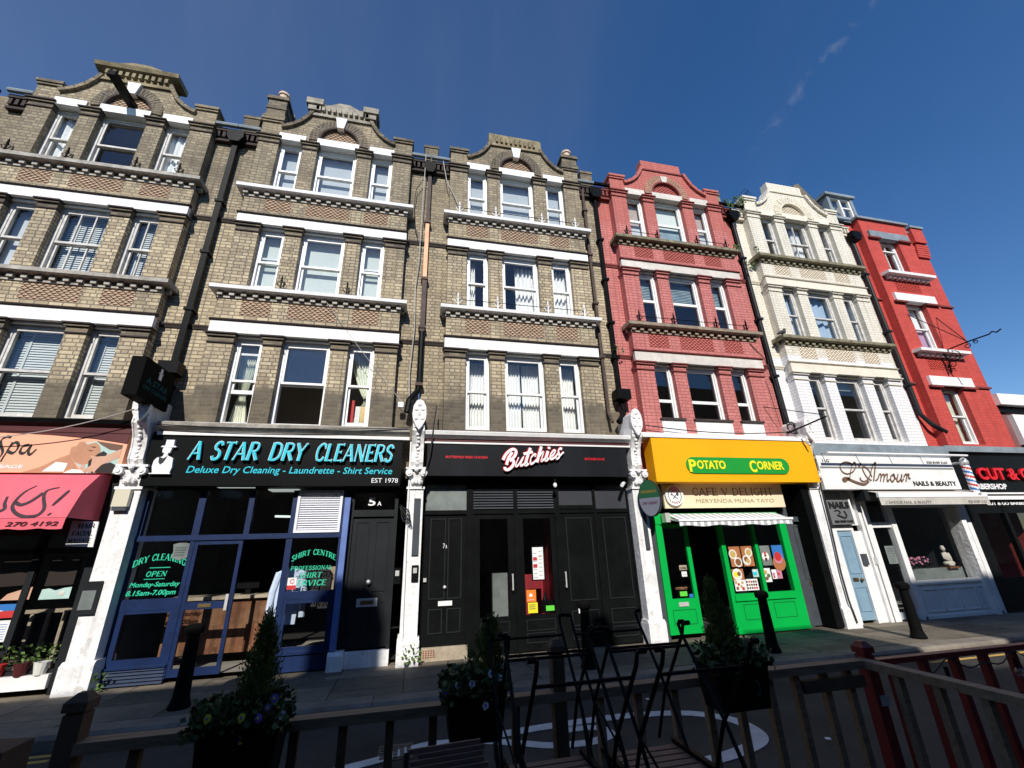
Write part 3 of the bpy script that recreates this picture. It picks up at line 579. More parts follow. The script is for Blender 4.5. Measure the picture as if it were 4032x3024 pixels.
    for zc in (5.505, 8.045, 10.50):
        for a, b in PX:
            sc = MB(); e0, e1 = (.05,.05) if zc > 10 and abs(a+b) > 2 else (.055,.05); z = zc+.04 if zc > 10 and abs(a+b) > 2 else zc-.004
            sc.box(X(a-e0), X(b+e1), 7.92, 8.1, z-.028, z); sc.mi = 1; sc.box(X(a-.03), X(b+.028), 7.95, 8.1, z-.07, z-.0285); sc.box(X(a-.004), X(b+.004), 7.99, 8.1, z-.17, z-.0705); sc.mi = 0; sc.box(X(a-.014), X(b+.014), 7.975, 8.1, z-.195, z-.1705)
            sc.build('capital', [strm, wallm if wallm is not m_stock else m_dark], h)
    # ledges on brackets
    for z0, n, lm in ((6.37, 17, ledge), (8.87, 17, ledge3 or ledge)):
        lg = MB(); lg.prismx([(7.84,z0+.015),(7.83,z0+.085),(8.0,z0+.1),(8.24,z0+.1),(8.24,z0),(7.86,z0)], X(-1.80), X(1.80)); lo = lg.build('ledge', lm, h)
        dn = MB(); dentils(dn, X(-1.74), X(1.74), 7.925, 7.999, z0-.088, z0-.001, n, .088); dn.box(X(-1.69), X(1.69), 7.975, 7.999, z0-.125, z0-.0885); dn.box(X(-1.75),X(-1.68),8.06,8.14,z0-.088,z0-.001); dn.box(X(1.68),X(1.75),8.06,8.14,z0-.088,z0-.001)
        dn.build('dentil_course', lm if lm is not m_white else m_grime_shade, lo)  # dentils of white ledges go grey: their shade is put into the colour
    pn = {}
    for z0, z1 in ((5.90,6.24),(8.42,8.76)):
        for a, b in ((-1.26,-.74),(-.44,.45),(.75,1.26)):
            d = MB(); diamonds(d, X(a), X(b), z0, z1, 8.0); d.build('lattice_panel', lat, h)
    # gutter over the recesses
    for a, b in ((-2.13,-1.68),(1.68,2.13)):
        gt = MB(); dentils(gt, X(a), X(b), 8.1, 8.219, 10.42, 10.58, 4, .06); gt.box(X(a), X(b), 8.12, 8.219, 10.32, 10.38); gt.box(X(a), X(b), 8.08, 8.219, 10.585, 10.66)
        gt.build('eaves_course', strm, h)
        gg = MB(); gg.tube([(X(a),8.04,10.72),(X(b),8.04,10.72)], .05, 8); gg.build('gutter', m_lead if wallm is m_stock else m_blackm, h)
    # body and flat roof behind the front, added to keep light out; rooms
    bd = MB(); bd.box(X(-2.13), X(-2.05), 8.5, 14, 0, 10.7); bd.box(X(2.05), X(2.13), 8.5, 14, 0, 10.7); bd.box(X(-2.05), X(2.05), 13.9, 14, 0, 10.7); bd.box(X(-2.05), X(2.05), 8.5, 13.9, 10.6, 10.7)
    bd.prismx([(8.5,10.7),(11.2,12.2),(14,10.7)], X(-2.0), X(2.0))
    bd.build('roof', m_slate, h)
    rm_ = MB()
    for z0, z1 in ((3.62,6.1),(6.2,8.6),(8.7,10.58)):
        x0, x1, y0, y1 = X(-2.04), X(2.04), 8.345, 11.5
        y1 = 10.3; v = [(x0,y0,z0),(x1,y0,z0),(x1,y1,z0),(x0,y1,z0),(x0,y0,z1),(x1,y0,z1),(x1,y1,z1),(x0,y1,z1)]
        rm_.add(v, [(0,1,2,3),(7,6,5,4),(2,6,7,3),(1,5,6,2),(0,3,7,4)])
    rm_.build('room_interior', m_room, h)
    for fi, (z0, z1) in enumerate(((3.80,5.47),(6.46,8.01),(8.95,10.475))):
        for wi, (a, b) in enumerate(WX): sash(h, X(a), X(b), z0, z1, 8.13, fm, specs.get((fi,wi), {}), pvc, glm if not specs.get((fi,wi), {}).get('g') else specs[(fi,wi)]['g'])
    return h
V = {'k':'ven'}
net = {'k':'net'}
hA = house(-6.40, 'yellow stock brick house with slatted blinds and a pedimented gable, above the spa', m_stock, m_terra, m_white, m_grime_shade, m_string, m_oldframe,
  {(0,0):V,(0,1):{'k':'ven'},(0,2):{'k':'ven'},(1,0):{'k':'blind','m':m_blindg},(1,1):{'k':'ven','bars':2,'d':0},(1,2):{'k':'ven','bars':1},(2,0):{'k':'net','waves':4,'dy':.17},(2,1):{},(2,2):{'k':'net','waves':4,'dy':.17}}, 'pediment', capm=m_coping)
bl = lambda m=m_blind, d=0: {'k':'blind','m':m,'d':d,'g':g_haze}
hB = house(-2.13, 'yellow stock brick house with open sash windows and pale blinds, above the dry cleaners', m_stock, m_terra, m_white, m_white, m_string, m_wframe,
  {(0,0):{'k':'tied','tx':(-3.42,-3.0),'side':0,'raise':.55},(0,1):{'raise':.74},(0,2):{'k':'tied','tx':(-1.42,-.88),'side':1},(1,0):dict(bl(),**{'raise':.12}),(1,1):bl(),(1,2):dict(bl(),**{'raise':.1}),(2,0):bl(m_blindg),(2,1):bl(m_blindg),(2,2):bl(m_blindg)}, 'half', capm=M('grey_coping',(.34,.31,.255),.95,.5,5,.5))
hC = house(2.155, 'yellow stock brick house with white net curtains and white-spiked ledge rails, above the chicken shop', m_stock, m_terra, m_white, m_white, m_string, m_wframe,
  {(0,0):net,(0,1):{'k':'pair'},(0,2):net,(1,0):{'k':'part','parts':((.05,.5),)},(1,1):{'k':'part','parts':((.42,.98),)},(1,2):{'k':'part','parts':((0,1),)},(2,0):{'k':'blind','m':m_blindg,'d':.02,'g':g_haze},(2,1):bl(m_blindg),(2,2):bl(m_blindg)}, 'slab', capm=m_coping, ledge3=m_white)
vb = {'k':'ven','d':.55,'m':m_bluef,'tapes':()}
hD = house(6.42, 'pink painted brick house with white plastic windows and crumbling ledges, above the cafe', m_pink, m_pinkl, m_stone, M('stained_ledge',(.34,.27,.20),.9,.45,6,.5), M('oxide_moulding',(.20,.042,.036),.8,.25,6,.2), m_wframe,
  {(0,0):{'g':g_dark},(0,1):{'g':g_dark},(0,2):{'g':g_dark},(1,0):vb,(1,1):vb,(1,2):vb,(2,0):{'k':'two','m':m_board,'m2':m_blindg},(2,1):{'k':'two','m':m_blind,'m2':m_bluef},(2,2):{'k':'two','m':m_board,'m2':m_blindg}}, 'block', pvc=True, vous=M('bare_arch_brick',(.40,.22,.15),.85,.45,14,.4), ledge3=m_mossy)
hE = house(10.62, 'cream painted brick house with white lower storey and blue curtains, above the nail salon', m_cream, m_creaml, M('cream_band',(.78,.72,.60),.75,.15,3,.15), m_mossy, M('cream_moulding',(.68,.62,.50),.8,.2,5,.2), m_oldframe,
  {(0,0):{'k':'blind','d':.85},(0,1):{'k':'blind','d':.85},(0,2):{},(1,0):{'k':'net','m':m_curtb,'waves':3,'dy':.2},(1,1):{'k':'net','m':m_curtb,'waves':4,'dy':.2},(1,2):{'k':'net','m':m_curtb,'waves':3,'dy':.2},(2,0):{'k':'part','parts':((.1,.4),)},(2,1):{'k':'part','parts':((.05,.4),(.6,.95)),'bars':1},(2,2):{'k':'part','parts':((.5,.8),)}}, 'block', vous=M('cream_arch',(.74,.67,.53),.8,.3,14,.5))
for x, zt, m, lb in ((-1.25,4.42,m_rstick,'red garment hanging inside the right window above the dry cleaners'),(-1.13,4.3,m_wboard,'white garment hanging inside the right window above the dry cleaners'),(-1.04,4.3,m_brass,'mustard garment hanging inside the right window above the dry cleaners')):
    c = MB(); c.prism([(x-.05,3.84),(x+.05,3.84),(x+.045,zt),(x-.045,zt)],8.36,8.39); solo(c,'hanging_garment',m,lb,'garment','garments in the window')
for i, (x, y_, a) in enumerate(((3.9,4.2,.4),(4.6,3.6,1.1),(2.9,5.75,2.0))):
    c = MB(); c.prismz([(x-.035*cos(a),y_-.03*sin(a)),(x+.03*sin(a),y_-.03*cos(a)),(x+.035*cos(a),y_+.03*sin(a)),(x-.02*sin(a),y_+.035*cos(a))],-.1235,-.119); solo(c,'litter_scrap',m_paper,('small white scrap of litter on the road right of the white marking','small white scrap of litter on the road before the red post','small white scrap of litter near the kerb before the chicken shop')[i],'litter')
# chimneys
def chimney(h, x0, x1, y0, y1, z0, z1, pots):
    c = MB(); c.box(x0, x1, y0, y1, z0, z1-.12); c.box(x0-.04, x1+.04, y0-.04, y1+.04, z1-.12, z1-.06); c.box(x0-.02, x1+.02, y0-.02, y1+.02, z1-.06, z1); c.box(x0-.035, x1+.035, y0-.035, y1+.02, z0+.06, z0+.12); c.box(x0-.02,x1+.02,y0-.02,y1+.02,z1-.42,z1-.36)
    o = c.build('chimney', m_dark, h)
    for i in range(pots):
        p = MB(); yy = y0+.2+i*.55; p.lathe((x0+x1)/2+(.02), yy, [(.115,z1),(.105,z1+.2),(.11,z1+.24),(.135,z1+.25),(.135,z1+.31),(.1,z1+.31),(.08,z1+.2)], 14); p.build('chimney_pot', m_clay, o, smooth=False)
chimney(hB, -3.80, -3.40, 8.02, 10.6, 11.09, 11.86, 4)
chimney(hC, 3.44, 3.84, 8.02, 10.6, 11.09, 11.56, 4)
for h, x in ((hB,-4.27),(hC,.01),(hD,4.33),(hE,8.52)):
    u = MB(); u.box(x-.17, x+.17, 8.5, 9.0, 10.6, 11.56); u.box(x-.19, x+.19, 8.48, 9.02, 11.56, 11.64); u.build('party_wall_stack', m_dark, h)
bm_ = MB(); bm_.box(-6.42,-6.28,7.3,8.05,10.74,10.86); bm_.build('hoist_beam', m_black, hA)
sl_ = MB(); sl_.prism([(11.75,12.6),(12.0,12.75),(12.8,11.68),(12.55,11.5)], 8.55, 9.3); sl_.prism([(11.3,10.9),(12.4,10.9),(12.6,11.5),(11.8,12.6)], 8.65, 9.2); sl_.build('party_wall_coping', m_dark, hE)
# low iron rails on the ledges
def guard(h, cx, zl, xs, mt, bar=True, fancy=True):
    g = MB(); gw = MB()
    for x in xs:
        p = MB(); z = zl
        p.box(x-.012, x+.012, 7.89, 7.914, z, z+.26); p.lathe(x, 7.902, [(.012,z+.2),(.028,z+.215),(.012,z+.235),(.02,z+.27),(.004,z+.34)], 6)
        for sg in (-1,1): p.tube([(x,7.902,z+.06),(x+sg*.05,7.902,z+.10),(x+sg*.085,7.902,z+.15),(x+sg*.06,7.902,z+.165)], .009, 5); p.tube([(x,7.902,z+.15),(x+sg*.045,7.902,z+.19)], .008, 5)
        p.build('ledge_spike', mt, h)
    if bar: g.tube([(xs[0],7.902,zl+.16),(xs[-1],7.902,zl+.155)], .009, 6); g.build('ledge_rail', m_blackm, h)
for z in (6.47, 8.97): guard(hC, 2.155, z, [.72,1.58,2.72,3.58], m_white)
guard(hD, 6.42, 6.47, [4.95,5.85,7.0,7.85], m_blackm)
guard(hD, 6.42, 8.97, [4.98,5.84], m_blackm); guard(hD, 6.42, 8.97, [7.0,7.88], m_blackm)
guard(hB, -2.13, 6.47, [-2.74,-1.52], m_blackm, bar=False); guard(hA, -6.4, 8.97, [-7.95,-6.98,-5.82,-5.05], m_blackm, bar=False)
for a, b in WX: pass
sb = MB()
for a, b in WX: sb.box(6.42+a-.03, 6.42+b+.03, 7.97, 8.3, 3.80, 4.13)
sb.build('rendered_apron', m_white, hD)
st_ = MB()
for a, b in WX: st_.box(6.42+a-.05, 6.42+b+.05, 7.93, 8.24, 4.135, 4.18)
st_.build('window_sill', m_string, hD)

# red end house
hF = thing('terraced_house', 'plain red painted end house with single windows and a grey dormer, above the barber', 'house', (14.3,8.2,0), 'terraced houses along the street')
w = MB(); x0, x1 = 13.45, 14.72
fz = ((3.80,5.38),(6.42,8.02),(8.93,10.3))
w.box(12.77,13.10,8.22,8.5,2.9,10.9); w.box(14.98,15.85,8.22,8.5,2.9,10.9); w.box(13.10,14.98,8.3,8.5,10.56,10.9)
w.box(13.10,14.98,8.0,8.4,3.4,3.8); zz = [3.8]
for i, (a, b) in enumerate(fz):
    nx = fz[i+1][0] if i < 2 else 10.95
    w.box(13.10,13.62,8.0,8.4,a,b); w.box(14.40,14.98,8.0,8.4,a,b)
    if i < 2:
        zp = fz[i+1][0]-.1
        w.box(13.10,14.98,8.0,8.4,b,zp-.46); w.box(13.10,14.98,8.0,8.4,zp-.14,nx); w.box(13.10,13.55,8.0,8.4,zp-.46,zp-.14); w.box(14.5,14.98,8.0,8.4,zp-.46,zp-.14)
    else: w.box(13.10,14.98,8.0,8.4,b,nx)
w.box(15.4,15.88,8.1,8.5,10.5,11.05)
for k in range(6): w.box(15.35+k*.02,15.86+.02*k,8.16,8.5,9.95+k*.09,10.02+k*.09)
w.box(15.6,15.85,8.5,14,0,10.9); w.build('wall', m_red, hF)
t = MB(); t.box(13.02,15.05,7.93,8.45,10.95,11.03); t.box(14.98,15.4,8.18,8.52,10.9,10.98); t.box(15.36,15.92,8.06,8.54,11.05,11.13); t.box(12.77,13.1,8.15,8.5,10.9,10.95); t.build('lead_coping', m_lead, hF)
for (z0, z1, m) in ((10.24,10.5,m_lead),(8.0,8.25,m_white),(5.38,5.64,m_white)): MB().box(13.28,14.80,7.93,8.09,z0,z1).build('lintel', m, hF)
c = MB()
for z in (10.30, 8.02, 5.40):
    for a, b in ((13.22,13.66),(14.36,14.88)): c.box(a,b,7.92,8.1,z-.08,z-.025)
for z in (8.12, 5.48): c.box(12.77,13.1,8.17,8.24,z,z+.05); c.box(14.98,15.88,8.17,8.24,z,z+.05)
c.build('moulding', bpy.data.materials['oxide_moulding'], hF)
for z in (6.32, 8.83):
    c = MB(); c.prismx([(7.78,z),(7.77,z+.08),(8.2,z+.1),(8.2,z)], 13.15, 14.95); dentils(c, 13.25, 14.85, 7.9, 7.999, z-.09, z, 9, .085); c.build('ledge', m_white, hF)
    c = MB(); diamonds(c, 13.55,14.5,z-.46,z-.14,8.0); c.build('lattice_panel', m_redl, hF)
for i, (a, b) in enumerate(fz): sash(hF, 13.62, 14.40, a, b, 8.14, m_wframe, ({'k':'part','parts':((0,.25),(.6,.95)),'m':m_curtg},{'k':'two','m':m_curt,'m2':M('lilac_curtain',(.55,.36,.55),.9,.1)},{'bars':1,'zm':9.95})[i])
c = MB()
for z0, z1 in ((3.6,6.1),(6.2,8.6),(8.7,10.5)):
    v = [(13.0,8.45,z0),(15.0,8.45,z0),(15.0,11,z0),(13.0,11,z0),(13.0,8.45,z1),(15.0,8.45,z1),(15.0,11,z1),(13.0,11,z1)]; c.add(v, [(0,1,2,3),(7,6,5,4),(2,6,7,3),(1,5,6,2),(0,3,7,4)])
c.build('room_interior', m_room, hF)
c = MB(); c.box(12.77,15.55,8.55,14,10.55,10.6); c.build('roof', m_slate, hF)  # unseen flat roof, added to keep light out of the rooms
dm = MB(); dm.box(12.98,13.1,8.52,10.5,10.6,12.4); dm.box(13.95,14.05,8.52,10.5,10.6,12.4); dm.box(12.9,14.12,8.45,10.6,12.4,12.5); dm.box(13.1,13.95,8.55,8.65,10.6,11.5); dm.box(12.95,14.3,8.46,8.6,11.4,11.5); dm.prism([(14.05,11.0),(14.05,12.1),(14.3,11.9),(14.6,11.0)],8.8,10.0)
dmo = dm.build('dormer', m_lead, hF)
d2 = MB(); frame(d2,13.1,13.95,11.5,12.38,8.56,8.64,.06); d2.box(13.5,13.56,8.56,8.64,11.56,12.32); d2.box(13.56,13.89,8.57,8.63,11.98,12.03); d2.build('dormer_window', m_wframe, dmo)
d3 = MB(); d3.box(13.15,13.9,8.6,8.606,11.55,12.33); d3.mi = 1; d3.box(13.12,13.93,8.75,8.76,11.5,12.38); d3.build('dormer_pane', [g_clear, m_room], dmo)
# low building at the right edge and the sliver of the next house at the left edge
rb = thing('low_building', 'low building with white parapet and maroon side at the right edge, past the red house', 'building', (18,8.3,0))
c = MB(); c.box(15.86,30,8.32,14,2.9,5.0); c.build('wall', M('dull_maroon_wall',(.20,.075,.075),.8,.2,2,.2), rb); c = MB(); c.box(15.82,30,8.1,14,5.0,5.32); c.box(16.25,30,8.2,8.32,3.9,4.75); c.build('parapet', m_white, rb); MB().box(15.9,30,8.25,8.32,4.82,4.95).build('gutter', m_black, rb); MB().box(15.86,30,8.3,14,0,2.9).build('shop_wall', m_dgrey, rb)
lb = thing('terraced_house', 'dark brick house with black eaves, only its edge showing at the far left', 'house', (-10,8.2,0), 'terraced houses along the street')
c = MB(); c.box(-12,-8.53,8.22,14,0,10.72); c.build('wall', m_stock, lb); c = MB(); c.box(-12,-8.9,7.9,8.3,10.3,10.95); c.box(-12,-8.7,8.0,8.22,10.1,10.28); c.box(-8.95,-8.7,7.95,8.2,9.7,10.1); c.build('eaves_course', m_black, lb)

# ------------------------------------------------------------------ carved pilasters between the shops
def pilaster(x, label, w=.27, plain=False):
    p = thing('pilaster', label, 'pilaster', (x,7.95,0), 'white carved pilasters between the shopfronts')
    if plain: MB().box(x-w/2, x+w/2, 8.0, 8.3, 0, 3.0).build('shaft', m_plaster, p); return p
    s = MB(); s.box(x-w/2, x+w/2, 7.86, 8.3, .36, 2.66); s.box(x-w/2-.035, x+w/2+.035, 7.82, 8.3, 0, .34); s.prismx([(7.82,.34),(7.86,.385),(8.3,.385),(8.3,.34)], x-w/2-.03, x+w/2+.03); s.build('shaft', m_plaster, p)
    c = MB(); c.box(x-w/2-.02, x+w/2+.02, 7.83, 8.3, 2.66, 2.70); c.prismx([(7.86,2.70),(7.8,2.95),(8.3,2.95),(8.3,2.70)], x-w/2+.02, x+w/2-.02)
    for sg in (-1,1):
        c.lathe(x+sg*(w/2-.01), 2.93, [(.062,7.74),(.062,7.9)], 12, axis='y'); c.lathe(x+sg*(w/2-.01), 2.93, [(.03,7.725),(.03,7.74)], 10, axis='y')
        c.ball((x+sg*.06,7.8,2.78), .035, 6, (1,.8,1.5)); c.ball((x+sg*.1,7.82,2.86), .03, 6, (1,.8,1.4))
    c.ball((x,7.79,2.80), .04, 6, (1,.7,1.6)); c.ball((x,7.76,2.98), .04, 8); c.box(x-w/2-.05, x+w/2+.05, 7.76, 8.3, 2.995, 3.03); c.build('capital', m_plaster, p)
    k = MB(); prof = [(7.86,3.03),(7.80,3.12),(7.80,3.3),(7.77,3.45),(7.70,3.58),(7.64,3.66),(7.64,3.72),(8.3,3.72),(8.3,3.03)]
    k.prismx(prof, x-.105, x+.105)
    for sg in (-1,1): k.prismx([(a-.014, b) for a, b in prof[:7]]+[(a, b) for a, b in prof[6::-1]], x+sg*.105-(.02 if sg > 0 else 0), x+sg*.105+(.02 if sg < 0 else 0))
    for i in range(9):
        t = i/8; z = 3.1+t*.5; yv = 7.80 if z < 3.3 else 7.80-(z-3.3)*.42; k.ball((x+.012*sin(i*2.2), yv-.004, z), .026, 6, (1.2,.7,1.05))
    k.build('scroll_bracket', m_plaster, p)
    t = MB(); t.prism([(x-.11,3.84),(x-.125,3.95),(x-.11,4.1),(x-.06,4.2),(x,4.23),(x+.06,4.2),(x+.11,4.1),(x+.125,3.95),(x+.11,3.84),(x+.05,3.72),(x,3.66),(x-.05,3.72)], 7.56, 7.62)
    t.prism([(x-.10,3.72),(x-.10,4.12),(x,4.2),(x+.10,4.12),(x+.10,3.72)], 7.62, 8.25)
    for sg in (-1,1): t.ball((x+sg*.055,7.56,4.03), .04, 8, (1,.5,.55)); t.ball((x+sg*.05,7.56,3.86), .035, 8, (1.1,.5,.7))
    t.ball((x,7.55,3.98), .022, 6, (.8,.6,3)); t.ball((x,7.56,4.12), .04, 6, (1,.5,.8)); t.build('cartouche', m_plaster, p)
    return p
pilaster(-4.28, 'white carved pilaster between the pink awning and the blue dry cleaners', .33)
pilaster(.035, 'white carved pilaster with coiled cables beside the door numbered 5A')
pilaster(4.31, 'white carved pilaster between the black chicken shop and the orange fascia')
pilaster(8.50, 'white carved pilaster between the orange fascia and the pale blue door', .3)
pilaster(12.62, 'plain white pilaster between the nail salon window and the black barber front', .14, True)

# ------------------------------------------------------------------ shop cornices (part of each shop's fascia sign)
def cornice(par, x0, x1, z, m, y0=7.72):
    c = MB(); c.prismx([(y0,z-.03),(y0-.02,z+.03),(y0+.03,z+.055),(8.0,z+.1),(8.0,z-.1),(y0+.07,z-.08)], x0, x1); return c.build('cornice', m, par)

# ---- spa
sp = thing('shopfront', 'dark spa shopfront with posters and plants under the pink awning', 'shopfront', (-6.4,8.1,0), 'shopfronts along the street')
c = MB(); c.box(-9,-4.46,8.0,8.1,.24,.3); c.box(-4.62,-4.47,7.98,8.12,.0,2.9); c.box(-9,-4.62,8.02,8.1,1.76,1.84); c.box(-5.32,-5.24,8.02,8.1,.3,2.7); c.box(-6.4,-6.3,8.02,8.1,.3,2.7); c.build('frame', m_dgrey, sp)
MB().box(-9,-4.63,7.93,8.0,.085,.25).build('stall_riser', m_wboard, sp)
MB().sheet(-9,-4.6,8.062,.25,2.7).build('glass_pane', g_shop, sp)
c = MB(); c.box(-8.5,-4.5,10.5,10.55,0,2.9); c.box(-8.5,-4.5,8.1,10.5,.1,.15); c.box(-8.5,-4.5,8.12,10.5,2.85,2.9); c.build('shop_interior', m_shopin, sp)
c = MB()
for i in range(14): x = -7.2+i*.2; c.box(x-.02,x+.02,8.5,8.54,.15,.95)
c.box(-7.5,-4.7,8.49,8.55,.95,1.0); c.build('timber_balustrade', m_step, sp)
c = MB(); c.prism([at(*q,8.05) for q in ((-5.51,1.17),(-5.18,1.17),(-5.18,1.33),(-5.3,1.3),(-5.45,1.25))],8.045,8.05); c.mi = 1; c.prism([at(*q,8.05) for q in ((-5.62,1.34),(-5.2,1.36),(-5.2,1.72),(-5.62,1.7))],8.047,8.052); c.build('poster', [m_skin2, m_hair], sp)
c = MB(); c.prism([at(*q,8.05) for q in ((-5.07,1.16),(-4.71,1.16),(-4.71,1.31),(-4.8,1.3),(-4.9,1.27),(-4.98,1.3),(-5.06,1.29))],8.045,8.05); c.mi = 1; c.prism([at(*q,8.05) for q in ((-5.05,1.33),(-4.71,1.34),(-4.71,1.7),(-5.05,1.68))],8.047,8.052); c.mi = 2; a = at(-4.82,1.23,8.04); c.ball((a[0],8.043,a[1]),.035,8,(1,.1,.9)); c.build('poster', [m_mint, m_hair, m_stone], sp)
c = MB(); c.prism([at(*q,8.04) for q in ((-5.9,1.13),(-5.25,1.12),(-5.24,1.04),(-5.9,1.04))],8.035,8.04); c.mi = 1; c.prism([at(*q,8.04) for q in ((-5.9,1.035),(-5.24,1.035),(-5.23,.95),(-5.9,.95))],8.035,8.04); c.mi = 2; c.prism([at(*q,8.04) for q in ((-5.9,1.12),(-5.42,1.04),(-5.9,.96))],8.031,8.034); c.build('poster', [m_bstick, m_rstick, m_paper], sp)
c = MB(); B(c,-5.9,-5.3,.66,.92,8.04,.005); c.mi = 1
for i in range(7): B(c,-5.9,-5.33,.69+i*.03,.695+i*.03,8.036,.003)
c.build('notice', [m_paper, m_bstick], sp)
def pot_plant(x, y, z, label, potm):
    p = thing('potted_plant', label, 'potted plant', (x,y,z), 'potted plants on the spa window ledge'); c = MB(); c.lathe(x,y,[(.06,z),(.085,z+.13),(.09,z+.15),(.07,z+.15)],12); c.build('pot', potm, p)
    f = MB()
    for i in range(46):
        a = random.random()*2*pi; r = random.uniform(.02,.16); zz = z+.17+random.random()*.2-r*.4; leafq(f, Vector((x+r*cos(a), y+r*sin(a)*.6, zz)), Vector((cos(a),sin(a)-.5,.5)), .045)
    f.build('foliage', m_weed, p)
def leafq(f, p, d, s, asp=.5):
    d = d.normalized(); sd = d.cross(Vector((random.uniform(-1,1),random.uniform(-1,1),random.uniform(-1,1)))).normalized()*s*asp
    f.add([p-d*s*.1, p+d*s*.5+sd, p+d*s*1.1, p+d*s*.5-sd], [(0,1,2,3)])
pot_plant(-5.25,7.965,.25,'leafy plant in a red pot, nearest the left edge of the spa ledge',m_rstick); pot_plant(-4.98,7.965,.25,'leafy plant in a dark red pot in the middle of the spa ledge',m_maroon); pot_plant(-4.76,7.965,.25,'leafy plant in a pale pot on the spa ledge beside the white pilaster',m_plate)
ss = thing('shop_sign', 'peach spa sign with a massage photograph above the pink awning', 'shop sign', (-6.4,7.8,3))
c = MB(); c.box(-8.5,-4.45,7.81,7.95,2.9,3.6); c.build('board', m_peach, ss); c = MB(); c.box(-8.5,-4.44,7.79,7.96,3.52,3.62); c.prism([(-8.5,3.44),(-6.1,3.5),(-5.5,3.48),(-4.9,3.43),(-4.45,3.36),(-4.45,3.53),(-8.5,3.53)],7.80,7.81); c.build('trim', m_maroon, ss); cornice(ss,-8.5,-4.42,3.68,m_black)
SPA = [[(-5.975,3.428),(-6.031,3.435),(-6.082,3.383),(-6.061,3.300),(-6.009,3.202),(-6.028,3.119),(-6.106,3.135)],[(-5.937,3.353),(-5.953,3.236),(-5.974,3.137),(-5.987,3.055)],[(-5.964,3.227),(-5.908,3.345),(-5.853,3.321),(-5.847,3.238),(-5.884,3.187),(-5.945,3.211)],[(-5.716,3.316),(-5.789,3.289),(-5.796,3.205),(-5.738,3.193),(-5.689,3.316),(-5.695,3.207),(-5.657,3.171),(-5.607,3.251)]]
c = MB()
for i, s_ in enumerate(SPA): c.ribbon(s_,.045,7.806-.0006*i,.006,pen=rad(70))
c.build('lettering', m_blacklet, ss); text('MASSAGE',-6.36,-5.83,2.99,3.045,7.808,m_wlet,ss,.004,.02)
# the photograph printed on the sign: a reclining head held by two hands
pz = lambda pts: [at(x,z,7.805) for x, z in (at(0,0,8) and q for q in pts)]
def rp(pts): return [(lambda q: (q[0], q[1]))(at(*q,7.8)) for q in pts]
c = MB()
def blob(mi, pts, k): c.mi = mi; c.prism(rp(pts), 7.8085-.0008*k, 7.812)
blob(3,[(-5.26,3.36),(-5.0,3.44),(-4.62,3.38),(-4.62,2.93),(-5.0,2.93),(-5.2,3.1)],0); blob(5,[(-5.0,3.44),(-4.62,3.38),(-4.62,3.28),(-4.78,3.3),(-4.92,3.38)],1); blob(2,[(-4.86,3.06),(-4.72,3.1),(-4.64,3.06),(-4.66,2.93),(-4.87,2.93)],2)
blob(0,[(-5.85,2.93),(-5.62,3.02),(-5.42,3.16),(-5.30,3.22),(-5.13,3.0),(-5.02,2.93)],1)
blob(0,[(-5.30,3.22),(-5.31,3.33),(-5.24,3.36),(-5.22,3.42),(-5.16,3.43),(-5.11,3.38),(-5.0,3.42),(-4.93,3.36),(-4.90,3.28),(-4.92,3.16),(-5.0,3.08),(-5.1,3.06),(-5.2,3.1)],2)
blob(2,[(-5.02,3.12),(-4.92,3.24),(-4.86,3.28),(-4.80,3.24),(-4.83,3.1),(-4.84,2.94),(-4.93,2.93),(-5.0,3.0)],3)
blob(1,[(-5.10,2.93),(-5.04,2.99),(-4.97,3.05),(-4.98,3.16),(-5.02,3.2),(-4.92,3.19),(-4.82,3.2),(-4.66,3.3),(-4.62,3.32),(-4.62,3.18),(-4.72,3.12),(-4.83,3.06),(-4.88,2.98),(-4.90,2.93),(-4.93,2.96),(-4.97,2.93),(-4.99,2.96),(-5.04,2.93)],5)
blob(4,[(-5.58,2.95),(-5.44,3.1),(-5.28,3.08),(-5.30,2.95)],4); blob(4,[(-5.3,2.93),(-5.2,2.99),(-5.08,2.98),(-5.02,2.93)],6); blob(1,[(-5.11,3.0),(-5.09,3.06),(-5.05,3.07),(-5.04,3.02),(-5.07,2.98)],4)
blob(2,[(-5.09,3.30),(-5.03,3.27),(-4.99,3.29),(-5.03,3.285)],4); blob(2,[(-5.06,3.345),(-5.0,3.33),(-4.97,3.34),(-5.0,3.35)],4)
c.build('printed_picture', [m_skin, m_skin2, m_hair, m_mint, m_towel, m_brown], ss)
aw = thing('awning', 'faded pink canvas awning with sprayed graffiti over the spa', 'awning', (-6.5,7.6,2.5))
prof = [(7.97,2.90),(7.7,2.85),(7.45,2.587),(7.30,2.21)]; prv = prof+[(7.29,2.07)]
c = MB(); n = len(prof)
xs_ = [-8.6+i*.1 for i in range(40)]+[-4.62]
for i in range(len(xs_)):
    for y, z in prof: c.v.append((xs_[i], y, z))
for i in range(len(xs_)-1):
    for j in range(n-1): c.f.append([i*n+j, i*n+j+1, (i+1)*n+j+1, (i+1)*n+j]); c.m.append(0)
c.add([(-4.62,7.97,2.90),(-4.62,7.7,2.85),(-4.62,7.45,2.587),(-4.62,7.30,2.21),(-4.62,7.97,2.21)], [(4,3,2,1,0)])
k = len(c.v)
for i in range(len(xs_)*2-1):
    x = -8.6+i*(3.98/(len(xs_)*2-2)); c.v += [(x,7.297,2.205),(x,7.287,2.075-.018*abs(sin(x*9)))]
for i in range(len(xs_)*2-2): c.f.append([k+2*i, k+2*i+1, k+2*i+3, k+2*i+2]); c.m.append(0)
c.build('canopy', m_pinkc, aw)
def yprof(z):
    for (a, za), (b, zb) in zip(prof, prof[1:]):
        if z >= zb: return a+(b-a)*min(max((z-za)/(zb-za),0),1)
    return 7.30
